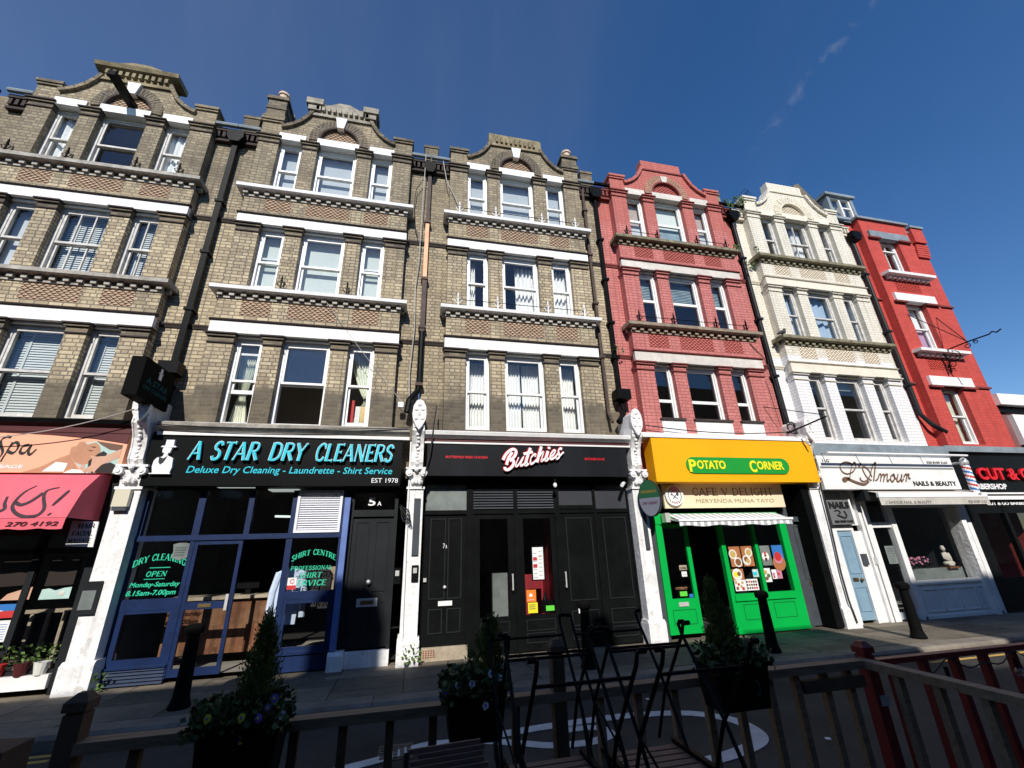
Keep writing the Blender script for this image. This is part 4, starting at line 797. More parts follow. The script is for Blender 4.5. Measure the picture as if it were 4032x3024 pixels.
UES = [[(-5.581,2.500),(-5.546,2.355),(-5.481,2.305),(-5.420,2.304),(-5.384,2.340),(-5.425,2.412),(-5.450,2.506)],[(-5.235,2.669),(-5.309,2.528),(-5.318,2.382),(-5.231,2.281),(-5.104,2.229),(-4.994,2.232),(-4.944,2.270),(-4.943,2.350),(-5.032,2.497),(-5.042,2.594),(-4.941,2.639)],[(-5.314,2.425),(-5.228,2.389),(-5.145,2.439),(-5.069,2.557)],[(-4.780,2.594),(-4.824,2.481),(-4.865,2.375)],[(-4.842,2.265),(-4.825,2.25)]]
c = MB()
for i, s_ in enumerate(UES): c.ribbon(s_,.042,0,.003,yf=yprof,off=.006+.0007*i,taper=i in (0,1,3))
c.build('graffiti', m_spray, aw)
text('270 4192',-5.78,-5.14,2.15,2.215,7.285,m_maroon,aw,.004,.012,.2)
fc = MB(); fc.tube([(-4.63,7.97,2.88),(-4.63,7.31,2.2)],.008,5); fc.build('folding_arm', m_steel, aw)
hc = thing('hanging_card', 'white card reading HAIR FACIAL MASSAGE hung below the pink awning', 'sign', (-4.5,7.6,2))
c = MB(); c.prism([at(*q,7.75) for q in ((-4.97,2.22),(-4.63,2.20),(-4.61,1.84),(-4.96,1.86))],7.75,7.765); c.build('board', m_wboard, hc)
for i, s_ in enumerate(('HAIR','FACIAL','MASSAGE')): roman(s_,-4.87+(-.05*i if i < 2 else -.07),-4.66,2.11-.105*i,2.175-.105*i,7.748,m_blacklet,hc,.003,weight=1.2)
mf = thing('notice_case', 'dark framed notice case fixed to the white pilaster by the spa', 'notice case', (-4.3,7.8,1.1))
c = MB(); B(c,-4.62,-4.36,.94,1.37,7.82,.06); c.build('case', m_dgrey, mf); c = MB(); B(c,-4.57,-4.40,1.0,1.25,7.812,.006); c.build('notice', m_frost, mf)
c = MB(); B(c,-4.54,-4.33,2.42,2.68,7.78,.07); c.mi = 1; B(c,-4.52,-4.33,2.36,2.42,7.79,.06); solo(c,'alarm_box',[m_ivory,m_slate],'cream alarm box high on the white pilaster right of the pink awning','alarm box')

# ---- dry cleaners
dc = thing('shopfront', 'blue painted dry cleaners shopfront with an open doorway and teal lettering', 'shopfront', (-2.2,8.05,0), 'shopfronts along the street')
Y = 8.05; c = MB()
for a, b in ((-4.14,-4.04),(-3.35,-3.25),(-2.62,-2.54),(-1.96,-1.88),(-1.17,-1.10)): B(c,a,b,1.98,2.66,Y,.08)
B(c,-4.14,-1.10,1.90,1.98,Y-.015,.1)
B(c,-4.14,-4.06,.07,1.90,Y,.08); B(c,-3.34,-3.28,.07,1.90,Y,.08); B(c,-4.06,-3.34,.95,1.10,Y+.005,.07); B(c,-4.06,-3.98,.24,.95,Y+.01,.06); B(c,-3.40,-3.34,.24,.95,Y+.01,.06); B(c,-3.98,-3.40,.24,.34,Y+.01,.06); B(c,-3.98,-3.40,.91,.95,Y+.01,.06); B(c,-4.12,-3.3,.22,.245,Y-.03,.06)
B(c,-1.97,-1.88,.1,1.90,Y,.08); B(c,-1.17,-1.10,.1,1.90,Y,.08); B(c,-1.88,-1.17,1.0,1.11,Y+.005,.07); B(c,-1.88,-1.83,.3,1.0,Y+.01,.06); B(c,-1.22,-1.17,.3,1.0,Y+.01,.06); B(c,-1.83,-1.22,.29,.35,Y+.01,.06); B(c,-1.83,-1.22,.94,1.0,Y+.01,.06); B(c,-1.9,-1.12,.245,.285,Y-.03,.08); B(c,-1.9,-1.12,.03,.24,Y,.1)
c.build('frame', m_blue, dc)
c = MB(); B(c,-1.135,-1.045,.26,2.54,7.95,.1); c.build('side_post', m_lblue, dc)  # post in a lighter blue than the frame
c = MB()
for a, b in ((-4.04,-3.35),(-3.25,-2.62),(-2.54,-1.96)): G(c,a,b,1.98,2.66,Y+.03)
G(c,-4.06,-3.34,1.10,1.90,Y+.03); G(c,-3.98,-3.40,.34,.91,Y+.03); G(c,-1.88,-1.17,1.11,1.90,Y+.03); G(c,-1.83,-1.22,.35,.94,Y+.03); c.build('glass_pane', g_shop, dc)
c = MB(); a = at(-1.88,1.98,Y); b = at(-1.17,2.66,Y); frame(c,a[0],b[0],a[1],b[1],Y-.03,Y+.06,.04)
for i in range(17): z = a[1]+.05+i*.036; c.add([(a[0]+.04,Y-.015,z),(b[0]-.04,Y-.015,z),(b[0]-.04,Y+.02,z+.03),(a[0]+.04,Y+.02,z+.03)],[(0,1,2,3)])
c.box(a[0]+.04,b[0]-.04,Y+.04,Y+.05,a[1]+.04,b[1]-.04); c.build('vent', m_alu, dc)
c = MB(); a = at(-4.07,.03,Y); b = at(-3.3,.235,Y)
for i in range(5): z = a[1]+.0+i*.042; c.add([(a[0],Y-.02,z),(b[0],Y-.02,z),(b[0],Y+.01,z+.034),(a[0],Y+.01,z+.034)],[(0,1,2,3)])
c.box(a[0],b[0],Y+.02,Y+.05,0,b[1]); c.build('floor_grille', M('navy_grille',(.02,.035,.075),.5,.2), dc)
d = MB(); a = at(-3.28,.08,Y); b = at(-2.60,1.89,Y); frame(d,a[0],b[0],a[1],b[1],Y+.01,Y+.06,.055,.1,.055); B(d,-3.22,-2.66,.93,1.03,Y+.015,.04); do = d.build('door', m_blue, dc)
d = MB(); G(d,-3.23,-2.65,.18,.93,Y+.03); G(d,-3.23,-2.65,1.03,1.85,Y+.03); d.build('door_pane', g_shop, do); d = MB(); B(d,-2.7,-2.66,.9,1.12,Y-.02,.02); d.build('door_handle', m_chrome, do); d = MB(); B(d,-3.05,-2.88,.955,1.005,Y+.005,.008); d.build('letter_plate', m_brass, do)
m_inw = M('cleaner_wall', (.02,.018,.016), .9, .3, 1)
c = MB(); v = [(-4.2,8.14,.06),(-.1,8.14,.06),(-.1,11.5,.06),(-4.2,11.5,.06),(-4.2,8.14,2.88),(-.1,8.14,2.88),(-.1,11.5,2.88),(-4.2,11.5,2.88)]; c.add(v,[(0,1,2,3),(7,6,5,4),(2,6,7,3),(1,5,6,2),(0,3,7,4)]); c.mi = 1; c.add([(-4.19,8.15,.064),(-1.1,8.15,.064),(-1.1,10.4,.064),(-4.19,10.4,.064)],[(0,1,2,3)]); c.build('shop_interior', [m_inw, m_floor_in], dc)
# window lettering on the glass
for s_, x0, x1, z0, z1, ar, sr in (('DRY CLEANING',-4.03,-3.33,1.63,1.72,.10,.1),): roman(s_,x0,x1,z0,z1,Y+.03,m_teal,dc,.004,shear=.05,arc=.1,weight=1.3)
roman('OPEN',-3.83,-3.55,1.405,1.475,Y+.03,m_teal,dc,.004,shear=.15,weight=1.3)
c = MB(); B(c,-3.8,-3.53,1.52,1.53,Y+.025,.004); B(c,-3.84,-3.57,1.365,1.373,Y+.025,.004); c.build('lettering_rule', m_teal, dc)
text('Monday-Saturday',-4.0,-3.35,1.245,1.33,Y+.03,m_teal,dc,.004,.02,.2); text('8.15am-7.00pm',-4.02,-3.38,1.13,1.22,Y+.03,m_teal,dc,.004,.024,.2)
roman('SHIRT CENTRE',-1.85,-1.18,1.64,1.72,Y+.03,m_teal,dc,.004,shear=.05,arc=.1,weight=1.3); roman('PROFESSIONAL',-1.84,-1.22,1.415,1.475,Y+.03,m_teal,dc,.004,shear=.1,weight=1.2); roman('SHIRT',-1.71,-1.36,1.3,1.375,Y+.03,m_teal,dc,.004,shear=.15,weight=1.3); roman('SERVICE',-1.79,-1.28,1.185,1.265,Y+.03,m_teal,dc,.004,shear=.15,weight=1.3)
c = MB(); B(c,-1.86,-1.73,1.14,1.31,Y+.022,.004); c.mi = 1; B(c,-1.86,-1.73,1.14,1.2,Y+.019,.003); a = at(-1.795,1.255,Y); c.prism([(a[0]+.035*cos(t),a[1]+.035*sin(t)) for t in [i*pi/6 for i in range(12)]]+[(a[0]+.025*cos(t),a[1]+.025*sin(t)) for t in [-i*pi/6 for i in range(12)]],Y+.018,Y+.021); c.build('no_smoking_notice', [m_paper, m_rstick], dc)
c = MB(); c.prism([at(*q,Y) for q in ((-3.57,1.85),(-3.5,1.87),(-3.4,1.87),(-3.33,1.85),(-3.34,1.75),(-3.33,1.66),(-3.45,1.62),(-3.56,1.66),(-3.55,1.75))],Y+.02,Y+.024); c.mi = 1
for i in range(4): B(c,-3.52,-3.38,1.69+i*.035,1.698+i*.035,Y+.016,.004)
c.build('badge_sticker', [m_frost, m_slate], dc)
# door 5A
c = MB()
for a, b in ((-1.03,-.975),(-.305,-.25)): B(c,a,b,.22,2.66,8.08,.1)
B(c,-.975,-.305,2.22,2.33,8.075,.08); B(c,-.975,-.305,2.62,2.68,8.08,.08); c.build('door_frame', m_dgrey, dc)
d = MB(); B(d,-.975,-.305,.27,2.22,8.12,.05)
d5 = d.build('door', m_dgrey, dc)
d = MB()
for x0, x1, z0, z1 in ((-.91,-.69,1.06,2.14),(-.59,-.37,1.06,2.14),(-.91,-.69,.5,.92),(-.59,-.37,.5,.92)):
    a, b = at(x0,z0,8.12), at(x1,z1,8.12); frame(d,a[0],b[0],a[1],b[1],8.106,8.12,.018)
d.build('panel_moulding', m_dgrey, d5)
d = MB(); B(d,-.80,-.48,.84,.96,8.1,.02); d.mi = 1; B(d,-.74,-.54,.87,.93,8.094,.008); d.build('letter_plate', [m_chrome, m_brass], d5); d = MB(); a = at(-.64,1.2,8.1); d.ball((a[0],8.07,a[1]),.038,10); d.build('door_knob', m_chrome, d5, smooth=True)
d = MB(); G(d,-.975,-.305,2.33,2.62,8.11); d.build('fanlight_pane', g_shop, dc); text('5',-.75,-.63,2.40,2.53,8.10,m_wlet,dc,.004,.02); text('A',-.60,-.53,2.40,2.47,8.10,m_wlet,dc,.004,.02)
c = MB(); B(c,-1.1,-.25,.0,.22,8.02,.1); c.prismx([(7.9,.0),(7.9,.2),(7.94,.25),(8.1,.25),(8.1,0)],-1.14,-.92); c.build('step', m_plaster, dc)
ds = thing('shop_sign', 'black dry cleaners sign with cyan letters and a white top-hatted bust', 'shop sign', (-2.1,7.82,3.1))
SY = 7.82
c = MB(); B(c,-4.24,-.24,2.735,3.61,SY,.16); c.build('board', m_fascia, ds); cornice(ds,-4.08,-.12,3.68,m_grime_shade); c = MB(); c.box(-4.08,-.12,7.79,7.85,3.52,3.575); c.build('trim', m_white, ds)
def ital(s, x0, x1, o): return roman(s,x0,x1,3.155,3.465,SY-.03-o*.02,m_cyan if o else m_wlet,ds,.022,shear=.22,weight=1.2,serif=.5,gap=.06,out=0 if o else .010)
for s_, x0, x1 in (('A',-3.65,-3.43),('STAR',-3.33,-2.57),('DRY',-2.45,-1.83),('CLEANERS',-1.72,-.37)):
    ital(s_,x0,x1,0); ital(s_,x0,x1,1)
text('Deluxe Dry Cleaning - Laundrette - Shirt Service',-3.63,-.39,2.905,3.055,SY,m_cyan,ds,.008,.008,.2); text('EST 1978',-.73,-.28,2.79,2.87,SY,m_wlet,ds,.006,.0)
c = MB(); mx, mz = at(-3.98,3.0,SY)
P = lambda pts: [(mx+a, mz+b) for a, b in pts]
c.prism(P([(-.10,-.07),(.13,-.07),(.15,.02),(.135,.16),(.09,.19),(.05,.205),(.045,.25),(-.0,.25),(-.015,.19),(-.09,.17),(-.12,.12),(-.125,.03)]),SY-.05,SY); c.prism(P([(-.14,-.085),(.15,-.085),(.15,-.07),(-.14,-.07)]),SY-.06,SY); c.prism(P([(-.03,.25),(.07,.25),(.085,.32),(.085,.34),(-.03,.34),(-.04,.3)]),SY-.05,SY)
c.prism(P([(-.07,.34),(.14,.34),(.145,.355),(.10,.365),(.10,.46),(-.015,.46),(-.015,.365),(-.06,.36)]),SY-.055,SY); c.mi = 1; c.prism(P([(-.06,.19),(-.0,.16),(.055,.2),(.02,.1),(-.02,.06),(-.05,.1)]),SY-.054,SY-.049); c.build('bust_emblem', [m_wlet, m_blacklet], ds)
bs = thing('projecting_sign', 'black box sign on iron brackets projecting high beside the black drainpipe', 'projecting sign', (-4.2,7.5,4.5))
c = MB(); bx0, bx1, by0, by1, bz0, bz1 = -4.33, -4.13, 7.10, 7.98, 3.98, 4.66
c.prismx([(by0,3.95),(by0,4.58),(by1,4.58),(by1,3.95)],bx0,bx1); c.build('box', m_boxblack, bs); c = MB()
for z in (4.45,4.05): c.box(-4.25,-4.21,7.98,8.22,z,z+.04)
c.box(-4.25,-4.21,8.14,8.18,3.9,4.5); c.build('bracket', m_blackm, bs)
def side_text(s, y0, y1, z0, z1, x, mat, par, name='lettering'):
    mb = text(s,0,1,0,1,0,mat,None,obs=False,bold=.02); v = [(x+.004 if q[1] < 0 else x-.001, y0+q[0]*(y1-y0), z0+q[2]*(z1-z0)) for q in mb.v]; mb.v = v; return mb.build(name, mat, par)
side_text('A STAR',7.24,7.86,4.2,4.30,bx1,M('dim_teal',(.01,.075,.085),.6,.1,spec=.05),bs); side_text('DRY CLEANERS',7.2,7.88,4.1,4.165,bx1,bpy.data.materials['dim_teal'],bs)
c = MB(); c.box(bx1,bx1+.004,7.52,7.60,4.36,4.47); c.box(bx1,bx1+.004,7.5,7.62,4.46,4.475); c.box(bx1,bx1+.004,7.53,7.59,4.475,4.55); c.build('bust_emblem', m_wboard, bs)
# things inside the dry cleaners
ct = thing('counter', 'wooden shop counter seen through the open doorway of the dry cleaners', 'counter', (-2.5,8.8,.07)); c = MB(); c.box(-3.75,-2.22,8.75,9.2,.22,1.0); c.build('front_panel', m_wood, ct); MB().box(-3.8,-2.18,8.68,9.25,1.0,1.05).build('countertop', m_step, ct)
mo = thing('monitor', 'black till screen standing on the wooden counter', 'monitor', (-2.6,8.95,1.05)); c = MB(); c.box(-2.86,-2.5,8.9,8.94,1.14,1.36); c.build('screen', m_black, mo); c = MB(); c.box(-2.72,-2.64,8.92,8.96,1.05,1.15); c.box(-2.78,-2.58,8.88,9.0,1.05,1.06); c.build('stand', m_black, mo)
sh_ = thing('shirt', 'pale blue shirt on a hanger beside the open blue doorway', 'shirt', (-1.9,8.3,1.0))
c = MB(); c.prism([(-2.06,.62),(-1.74,.62),(-1.70,1.3),(-1.66,1.38),(-1.82,1.45),(-1.9,1.44),(-1.98,1.45),(-2.12,1.38),(-2.1,1.2)],8.3,8.36); c.build('body', m_shirt, sh_)
for sg, n_ in ((-1,'sleeve'),(1,'sleeve')): c = MB(); c.tube([(-1.9+sg*.17,8.32,1.38),(-1.9+sg*.23,8.3,1.1),(-1.9+sg*.25,8.28,.72)],[.06,.055,.045],8); c.build(n_, m_shirt, sh_)
c = MB(); c.tube([(-1.9,8.33,1.45),(-1.9,8.33,1.52),(-1.88,8.33,1.55)],.006,5); c.build('hanger', m_chrome, sh_)
for i, (x, lb) in enumerate(((-1.62,'dark jacket hanging behind the shirt service lettering, on the left'),(-1.45,'dark coat hanging in the middle behind the shirt service lettering'),(-1.3,'beige and dark garment hanging nearest the pale blue post'))):
    c = MB(); c.prism([(x-.13,.8),(x+.13,.8),(x+.15,1.35),(x+.05,1.44),(x-.05,1.44),(x-.15,1.35)],8.5+i*.06,8.54+i*.06); solo(c,'hanging_garment',m_cloth if i < 2 else m_step,lb,'garment','garments on the rail in the dry cleaners')
c = MB(); c.tube([(-2.55,9.3,2.35),(-2.15,9.5,2.35)],.02,8); solo(c,'tube_light',m_tube,'white fluorescent tube glowing inside the dry cleaners','light')
for x0, x1, y0, lb in ((-3.5,-2.9,8.75,'added white glowing panel for a ceiling reflection seen through the left transom of the dry cleaners'),(-2.75,-2.2,9.3,'added white glowing panel for a ceiling reflection seen through the middle transom of the dry cleaners')):
    c = MB(); c.box(x0,x1,y0,y0+.3,2.84,2.86); solo(c,'ceiling_glow',m_panel,lb,'light','ceiling reflections in the dry cleaners')  # glowing panels added in place of ceiling reflections
# ---- chicken shop
ck = thing('shopfront', 'all black chicken shop front with louvred transoms and red tiles behind the door', 'shopfront', (2.2,8.1,0), 'shopfronts along the street')
Y = 8.08; c = MB()
for a, b in ((.17,.22),(.95,1.07),(1.82,1.89),(2.60,2.70),(3.39,3.44),(4.10,4.16)): B(c,a,b,.0,2.83,Y,.1)
B(c,.22,4.10,2.24,2.31,Y+.005,.08); B(c,.22,4.10,2.76,2.83,Y+.005,.09); B(c,1.07,4.10,.04,.12,Y+.01,.06); B(c,2.70,3.39,2.31,2.38,Y-.01,.06)
c.build('frame', m_black, ck)
c = MB(); B(c,.22,.95,2.31,2.76,Y+.04,.01); c.build('frosted_transom', m_frost, ck); c = MB(); B(c,2.70,3.39,2.38,2.76,Y+.04,.01); B(c,3.44,4.10,2.31,2.76,Y+.04,.01); c.build('dark_transom', m_slate if 0 else M('grey_panel',(.045,.047,.055),.35,.1,2), ck)
c = MB()
for x0, x1 in ((1.07,1.82),(1.89,2.60)):
    a, b = at(x0,2.31,Y), at(x1,2.76,Y)
    for i in range(9): z = a[1]+.02+i*.048; c.add([(a[0],Y+.01,z),(b[0],Y+.01,z),(b[0],Y+.05,z+.036),(a[0],Y+.05,z+.036)],[(0,1,2,3)])
    c.box(a[0],b[0],Y+.06,Y+.07,a[1],b[1])
c.build('louvre', m_dlouv, ck)
def panel_door(par, x0, x1, z0, z1, Yd, m, panels, name='door'):
    d = MB(); B(d,x0,x1,z0,z1,Yd,.05); o = d.build(name, m, par); d = MB()
    for p in panels: a, b = at(p[0],p[2],Yd), at(p[1],p[3],Yd); frame(d,a[0],b[0],a[1],b[1],Yd-.014,Yd,.018)
    d.build('panel_moulding', m_dgrey if m is m_black else m, o); return o  # on black doors the lighter grey moulding paints in edge highlights
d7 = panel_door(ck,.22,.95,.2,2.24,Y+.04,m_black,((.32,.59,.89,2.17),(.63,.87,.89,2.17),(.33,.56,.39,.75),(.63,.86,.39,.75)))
d = MB(); B(d,.49,.72,.79,.86,Y+.02,.02); d.build('letter_plate', m_wboard, d7); d = MB(); a = at(.59,1.07,8.1); d.ball((a[0],Y+.0,a[1]),.03,10); d.build('door_knob', m_chrome, d7); text('7a',.545,.615,1.68,1.755,Y+.04,m_wlet,d7,.004)
d = MB(); B(d,.235,.285,1.16,1.22,Y-.005,.01); d.build('lock', m_chrome, ck)
c = MB(); B(c,.17,.98,0,.2,Y-.02,.1); c.build('step', m_step, ck); c = MB(); a = at(.27,.06,Y-.03)
for i in range(5):
    for j in range(4): c.box(a[0]+i*.04,a[0]+.025+i*.04,Y-.024,Y-.02,.05+j*.03,.068+j*.03)
c.build('air_brick', M('terracotta_airbrick',(.25,.06,.035),.8,.2), ck)
for x0, x1, gx0, gx1 in ((1.07,1.82,1.19,1.70),(1.89,2.60,1.99,2.51)):
    d = MB(); a, b = at(x0,.1,Y), at(x1,2.24,Y); g0, g1 = at(gx0,.57,Y), at(gx1,2.15,Y)
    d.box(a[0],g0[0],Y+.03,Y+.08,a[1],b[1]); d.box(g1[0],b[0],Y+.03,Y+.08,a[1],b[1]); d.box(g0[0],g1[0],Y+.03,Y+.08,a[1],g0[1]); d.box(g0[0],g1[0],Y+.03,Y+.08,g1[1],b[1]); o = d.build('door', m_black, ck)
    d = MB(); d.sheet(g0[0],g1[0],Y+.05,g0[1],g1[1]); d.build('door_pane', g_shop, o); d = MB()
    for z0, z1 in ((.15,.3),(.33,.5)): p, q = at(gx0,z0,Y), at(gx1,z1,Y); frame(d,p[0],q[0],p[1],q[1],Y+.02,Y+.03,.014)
    d.build('panel_moulding', m_dgrey, o)  # lighter than the black door: edge highlights put into the colour
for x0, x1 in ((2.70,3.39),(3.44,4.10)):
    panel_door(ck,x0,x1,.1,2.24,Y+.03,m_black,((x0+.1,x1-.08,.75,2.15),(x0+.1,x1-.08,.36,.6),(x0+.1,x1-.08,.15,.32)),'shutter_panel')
for x in (1.76,2.73): c = MB(); a, b = at(x,.97,Y), at(x,1.23,Y); c.tube([(a[0],Y-.035,a[1]),(a[0],Y-.035,b[1])],.013,8); c.tube([(a[0],Y-.035,a[1]+.02),(a[0],Y+.03,a[1]+.02)],.012,6); c.tube([(a[0],Y-.035,b[1]-.02),(a[0],Y+.03,b[1]-.02)],.012,6); c.build('pull_handle', m_chrome, ck)
c = MB(); B(c,2.93,3.12,.55,.64,Y+.015,.01); c.build('letter_plate', m_wboard, ck)
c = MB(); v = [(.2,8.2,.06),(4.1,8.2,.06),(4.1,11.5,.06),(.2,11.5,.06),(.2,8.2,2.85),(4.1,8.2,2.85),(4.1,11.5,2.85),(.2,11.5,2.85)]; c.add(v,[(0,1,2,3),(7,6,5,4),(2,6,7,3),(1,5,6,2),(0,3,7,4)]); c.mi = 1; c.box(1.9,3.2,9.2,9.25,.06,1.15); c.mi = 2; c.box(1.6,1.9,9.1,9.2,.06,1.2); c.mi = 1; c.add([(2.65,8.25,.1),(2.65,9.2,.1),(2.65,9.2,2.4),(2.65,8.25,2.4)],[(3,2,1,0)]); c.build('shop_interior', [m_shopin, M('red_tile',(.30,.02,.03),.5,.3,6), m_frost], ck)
c = MB(); B(c,2.11,2.36,1.10,1.66,Y+.035,.004); c.mi = 1; B(c,2.135,2.335,1.12,1.65,Y+.031,.003); c.mi = 2; B(c,2.145,2.22,1.43,1.48,Y+.028,.003); B(c,2.145,2.22,1.31,1.37,Y+.028,.003); B(c,2.245,2.31,1.49,1.5,Y+.028,.003); c.mi = 3
for k in range(14): B(c,2.15+.1*(k%2),2.21+.1*(k%2),1.15+.033*k,1.155+.033*k,Y+.028,.002)
c.build('menu_board', [m_black, m_paper, m_rstick, m_slate], ck)
c = MB(); B(c,2.0,2.17,.77,.96,Y+.035,.004); c.mi = 1; a = at(2.085,.85,Y); c.prism([(a[0]-.03,a[1]),(a[0]+.03,a[1]),(a[0]+.03,a[1]+.03),(a[0],a[1]+.06),(a[0]-.03,a[1]+.03)],Y+.032,Y+.035); c.build('orange_sticker', [m_flame, m_paper], ck); text('JUST EAT',2.03,2.14,.79,.815,Y+.034,m_paper,ck,.002)
c = MB(); B(c,2.02,2.19,.6,.76,Y+.035,.004); c.mi = 1
for k in range(3): B(c,2.04,2.15,.66+.03*k,.67+.03*k,Y+.032,.002)
c.build('yellow_notice', [m_ystick, m_slate], ck); c = MB(); B(c,2.34,2.49,.62,.7,Y+.035,.004); c.build('lime_sticker', m_gstick, ck); c = MB(); a = at(2.4,.6,8.3); c.box(a[0]-.12,a[0]+.12,8.3,8.45,.55,.75); c.lathe(a[0]-.06,8.35,[(.05,.75),(.03,.82),(.015,.88)],8); c.build('counter_clutter', m_black, ck)
cs = thing('shop_sign', 'charcoal chicken shop sign with slanting white script outlined in red', 'shop sign', (2.2,7.8,3.2))
c = MB(); B(c,.21,4.22,2.92,3.56,7.80,.2); c.build('board', m_fascia2, cs); cornice(cs,.12,4.22,3.65,m_white); c = MB(); c.box(.12,4.22,7.78,7.85,3.47,3.50); c.mi = 1; c.box(.12,4.22,7.82,7.9,3.5,3.58); c.build('trim', [m_white, m_maroon], cs)
c = MB(); B(c,.17,4.16,2.84,2.92,7.95,.1); c.build('soffit', m_black, cs)
BUTCH = [[(1.587,3.171),(1.615,3.235),(1.662,3.300),(1.723,3.353),(1.783,3.377),(1.829,3.355),(1.837,3.310),(1.812,3.251),(1.765,3.202),(1.711,3.166)],[(1.768,3.318),(1.720,3.256),(1.679,3.185),(1.650,3.082)],[(1.711,3.159),(1.764,3.173),(1.786,3.141),(1.774,3.083),(1.720,3.019),(1.661,2.990),(1.622,3.006),(1.617,3.044)],[(1.884,3.226),(1.848,3.148),(1.826,3.084),(1.839,3.059),(1.879,3.091),(1.935,3.175),(1.984,3.241)],[(1.984,3.241),(1.941,3.150),(1.918,3.092),(1.937,3.073),(1.978,3.105)],[(2.118,3.407),(2.073,3.294),(2.020,3.144),(2.004,3.092),(2.024,3.083),(2.065,3.119)],[(1.979,3.286),(2.067,3.311),(2.162,3.332)],[(2.198,3.237),(2.213,3.277),(2.173,3.276),(2.123,3.217),(2.106,3.139),(2.124,3.107),(2.172,3.133),(2.229,3.186)],[(2.337,3.438),(2.297,3.331),(2.233,3.134)],[(2.257,3.206),(2.322,3.292),(2.365,3.332),(2.363,3.293),(2.323,3.194),(2.328,3.161),(2.378,3.201)],[(2.462,3.354),(2.422,3.247),(2.398,3.188),(2.417,3.175),(2.461,3.222)],[(2.495,3.435),(2.479,3.394)],[(2.517,3.249),(2.575,3.296),(2.606,3.350),(2.573,3.363),(2.513,3.295),(2.495,3.229),(2.528,3.203),(2.599,3.244),(2.666,3.318)],[(2.741,3.392),(2.707,3.405),(2.670,3.364),(2.679,3.298),(2.682,3.245),(2.638,3.211),(2.618,3.224)],[(2.675,3.251),(2.727,3.299),(2.772,3.339)]]
c = MB(); c2 = MB()
for i, s_ in enumerate(BUTCH): c.ribbon(s_,.072,7.75-.0006*i,.05,pen=rad(70) if i in (3,4,7,9,12,13,14) else None); c2.ribbon(s_,.05,7.735-.0006*i,.012,pen=rad(70) if i in (3,4,7,9,12,13,14) else None)
c.build('red_outline', m_redlet, cs); c2.build('lettering', m_wlet, cs)
text('BUTTERMILK FRIED CHICKEN',.55,1.34,3.245,3.29,7.80,m_redlet,cs,.004,.02,.15); text('BUTCHIES.CO.UK',3.30,3.73,3.245,3.29,7.80,m_redlet,cs,.004,.02,.15)
lp = thing('light_bulb', 'bare white bulb hanging under the charcoal sign', 'light bulb', (2.6,7.85,2.8)); c = MB(); c.tube([(2.6,7.86,2.9),(2.6,7.86,2.78)],.008,6); c.build('flex', m_cabled, lp); c = MB(); c.ball((2.6,7.86,2.73),.038,10,(1,1,1.3)); c.build('bulb', m_wlet, lp, smooth=True)
cv = thing('security_camera', 'white security camera under the right end of the charcoal sign', 'camera', (4.0,7.9,2.78)); c = MB(); c.tube([(4.08,7.98,2.80),(3.93,7.78,2.72)],.035,10); c.build('body', m_wlet, cv); c = MB(); c.tube([(4.05,8.03,2.82),(4.05,7.96,2.80)],.015,6); c.build('mount', m_wlet, cv)

# ---- cafe
cf = thing('shopfront', 'bright green cafe shopfront with food posters and an open doorway', 'shopfront', (6.4,8.1,0), 'shopfronts along the street')
Y = 8.06; c = MB()
B(c,4.64,4.74,.1,2.2,Y,.1); B(c,4.64,4.9,2.0,2.2,Y-.01,.05); B(c,6.03,6.12,.08,2.0,Y,.1); B(c,6.80,6.87,.66,2.0,Y,.08); B(c,7.50,7.66,.05,2.05,Y,.1); B(c,6.12,7.50,.6,.70,Y-.02,.1); B(c,6.12,7.50,.04,.6,Y,.08); B(c,6.05,7.68,.03,.085,Y-.04,.1); B(c,6.12,7.5,.575,.6,Y-.03,.04); B(c,4.74,7.5,2.05,2.2,Y+.01,.08)
c.build('frame', m_green, cf)
c = MB()
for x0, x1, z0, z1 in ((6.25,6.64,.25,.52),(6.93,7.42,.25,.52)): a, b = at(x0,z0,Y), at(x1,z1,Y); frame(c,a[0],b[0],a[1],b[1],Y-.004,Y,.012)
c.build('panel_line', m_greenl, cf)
c = MB(); G(c,6.12,6.80,.70,2.0,Y+.03); G(c,6.87,7.50,.70,2.0,Y+.03); c.build('glass_pane', g_shop, cf)
d = MB(); a, b = at(4.74,.1,Y), at(5.34,2.0,Y); g0, g1 = at(4.79,.68,Y), at(5.26,1.93,Y); d.box(a[0],g0[0],Y+.02,Y+.07,a[1],b[1]); d.box(g1[0],b[0],Y+.02,Y+.07,a[1],b[1]); d.box(g0[0],g1[0],Y+.02,Y+.07,a[1],g0[1]); d.box(g0[0],g1[0],Y+.02,Y+.07,g1[1],b[1]); o = d.build('door', m_green, cf)
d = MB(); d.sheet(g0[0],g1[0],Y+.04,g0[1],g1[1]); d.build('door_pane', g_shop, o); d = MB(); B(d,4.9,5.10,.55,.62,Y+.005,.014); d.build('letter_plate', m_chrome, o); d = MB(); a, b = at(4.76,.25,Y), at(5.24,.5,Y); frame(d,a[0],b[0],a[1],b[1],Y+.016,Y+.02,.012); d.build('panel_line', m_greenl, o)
def poster(x0, x1, z0, z1, base, discs, nm='poster'):
    c = MB(); B(c,x0,x1,z0,z1,Y+.02,.004); mats = [base]
    for k, (u, v, r, m) in enumerate(discs):
        c.mi = len(mats); mats.append(m); a = at(x0+(x1-x0)*u, z0+(z1-z0)*v, Y); rr = r*(x1-x0); c.prism([(a[0]+rr*cos(t*pi/8), a[1]+rr*sin(t*pi/8)) for t in range(16)], Y+.019-.0007*(k+1), Y+.0205)
    return c.build(nm, mats, cf)
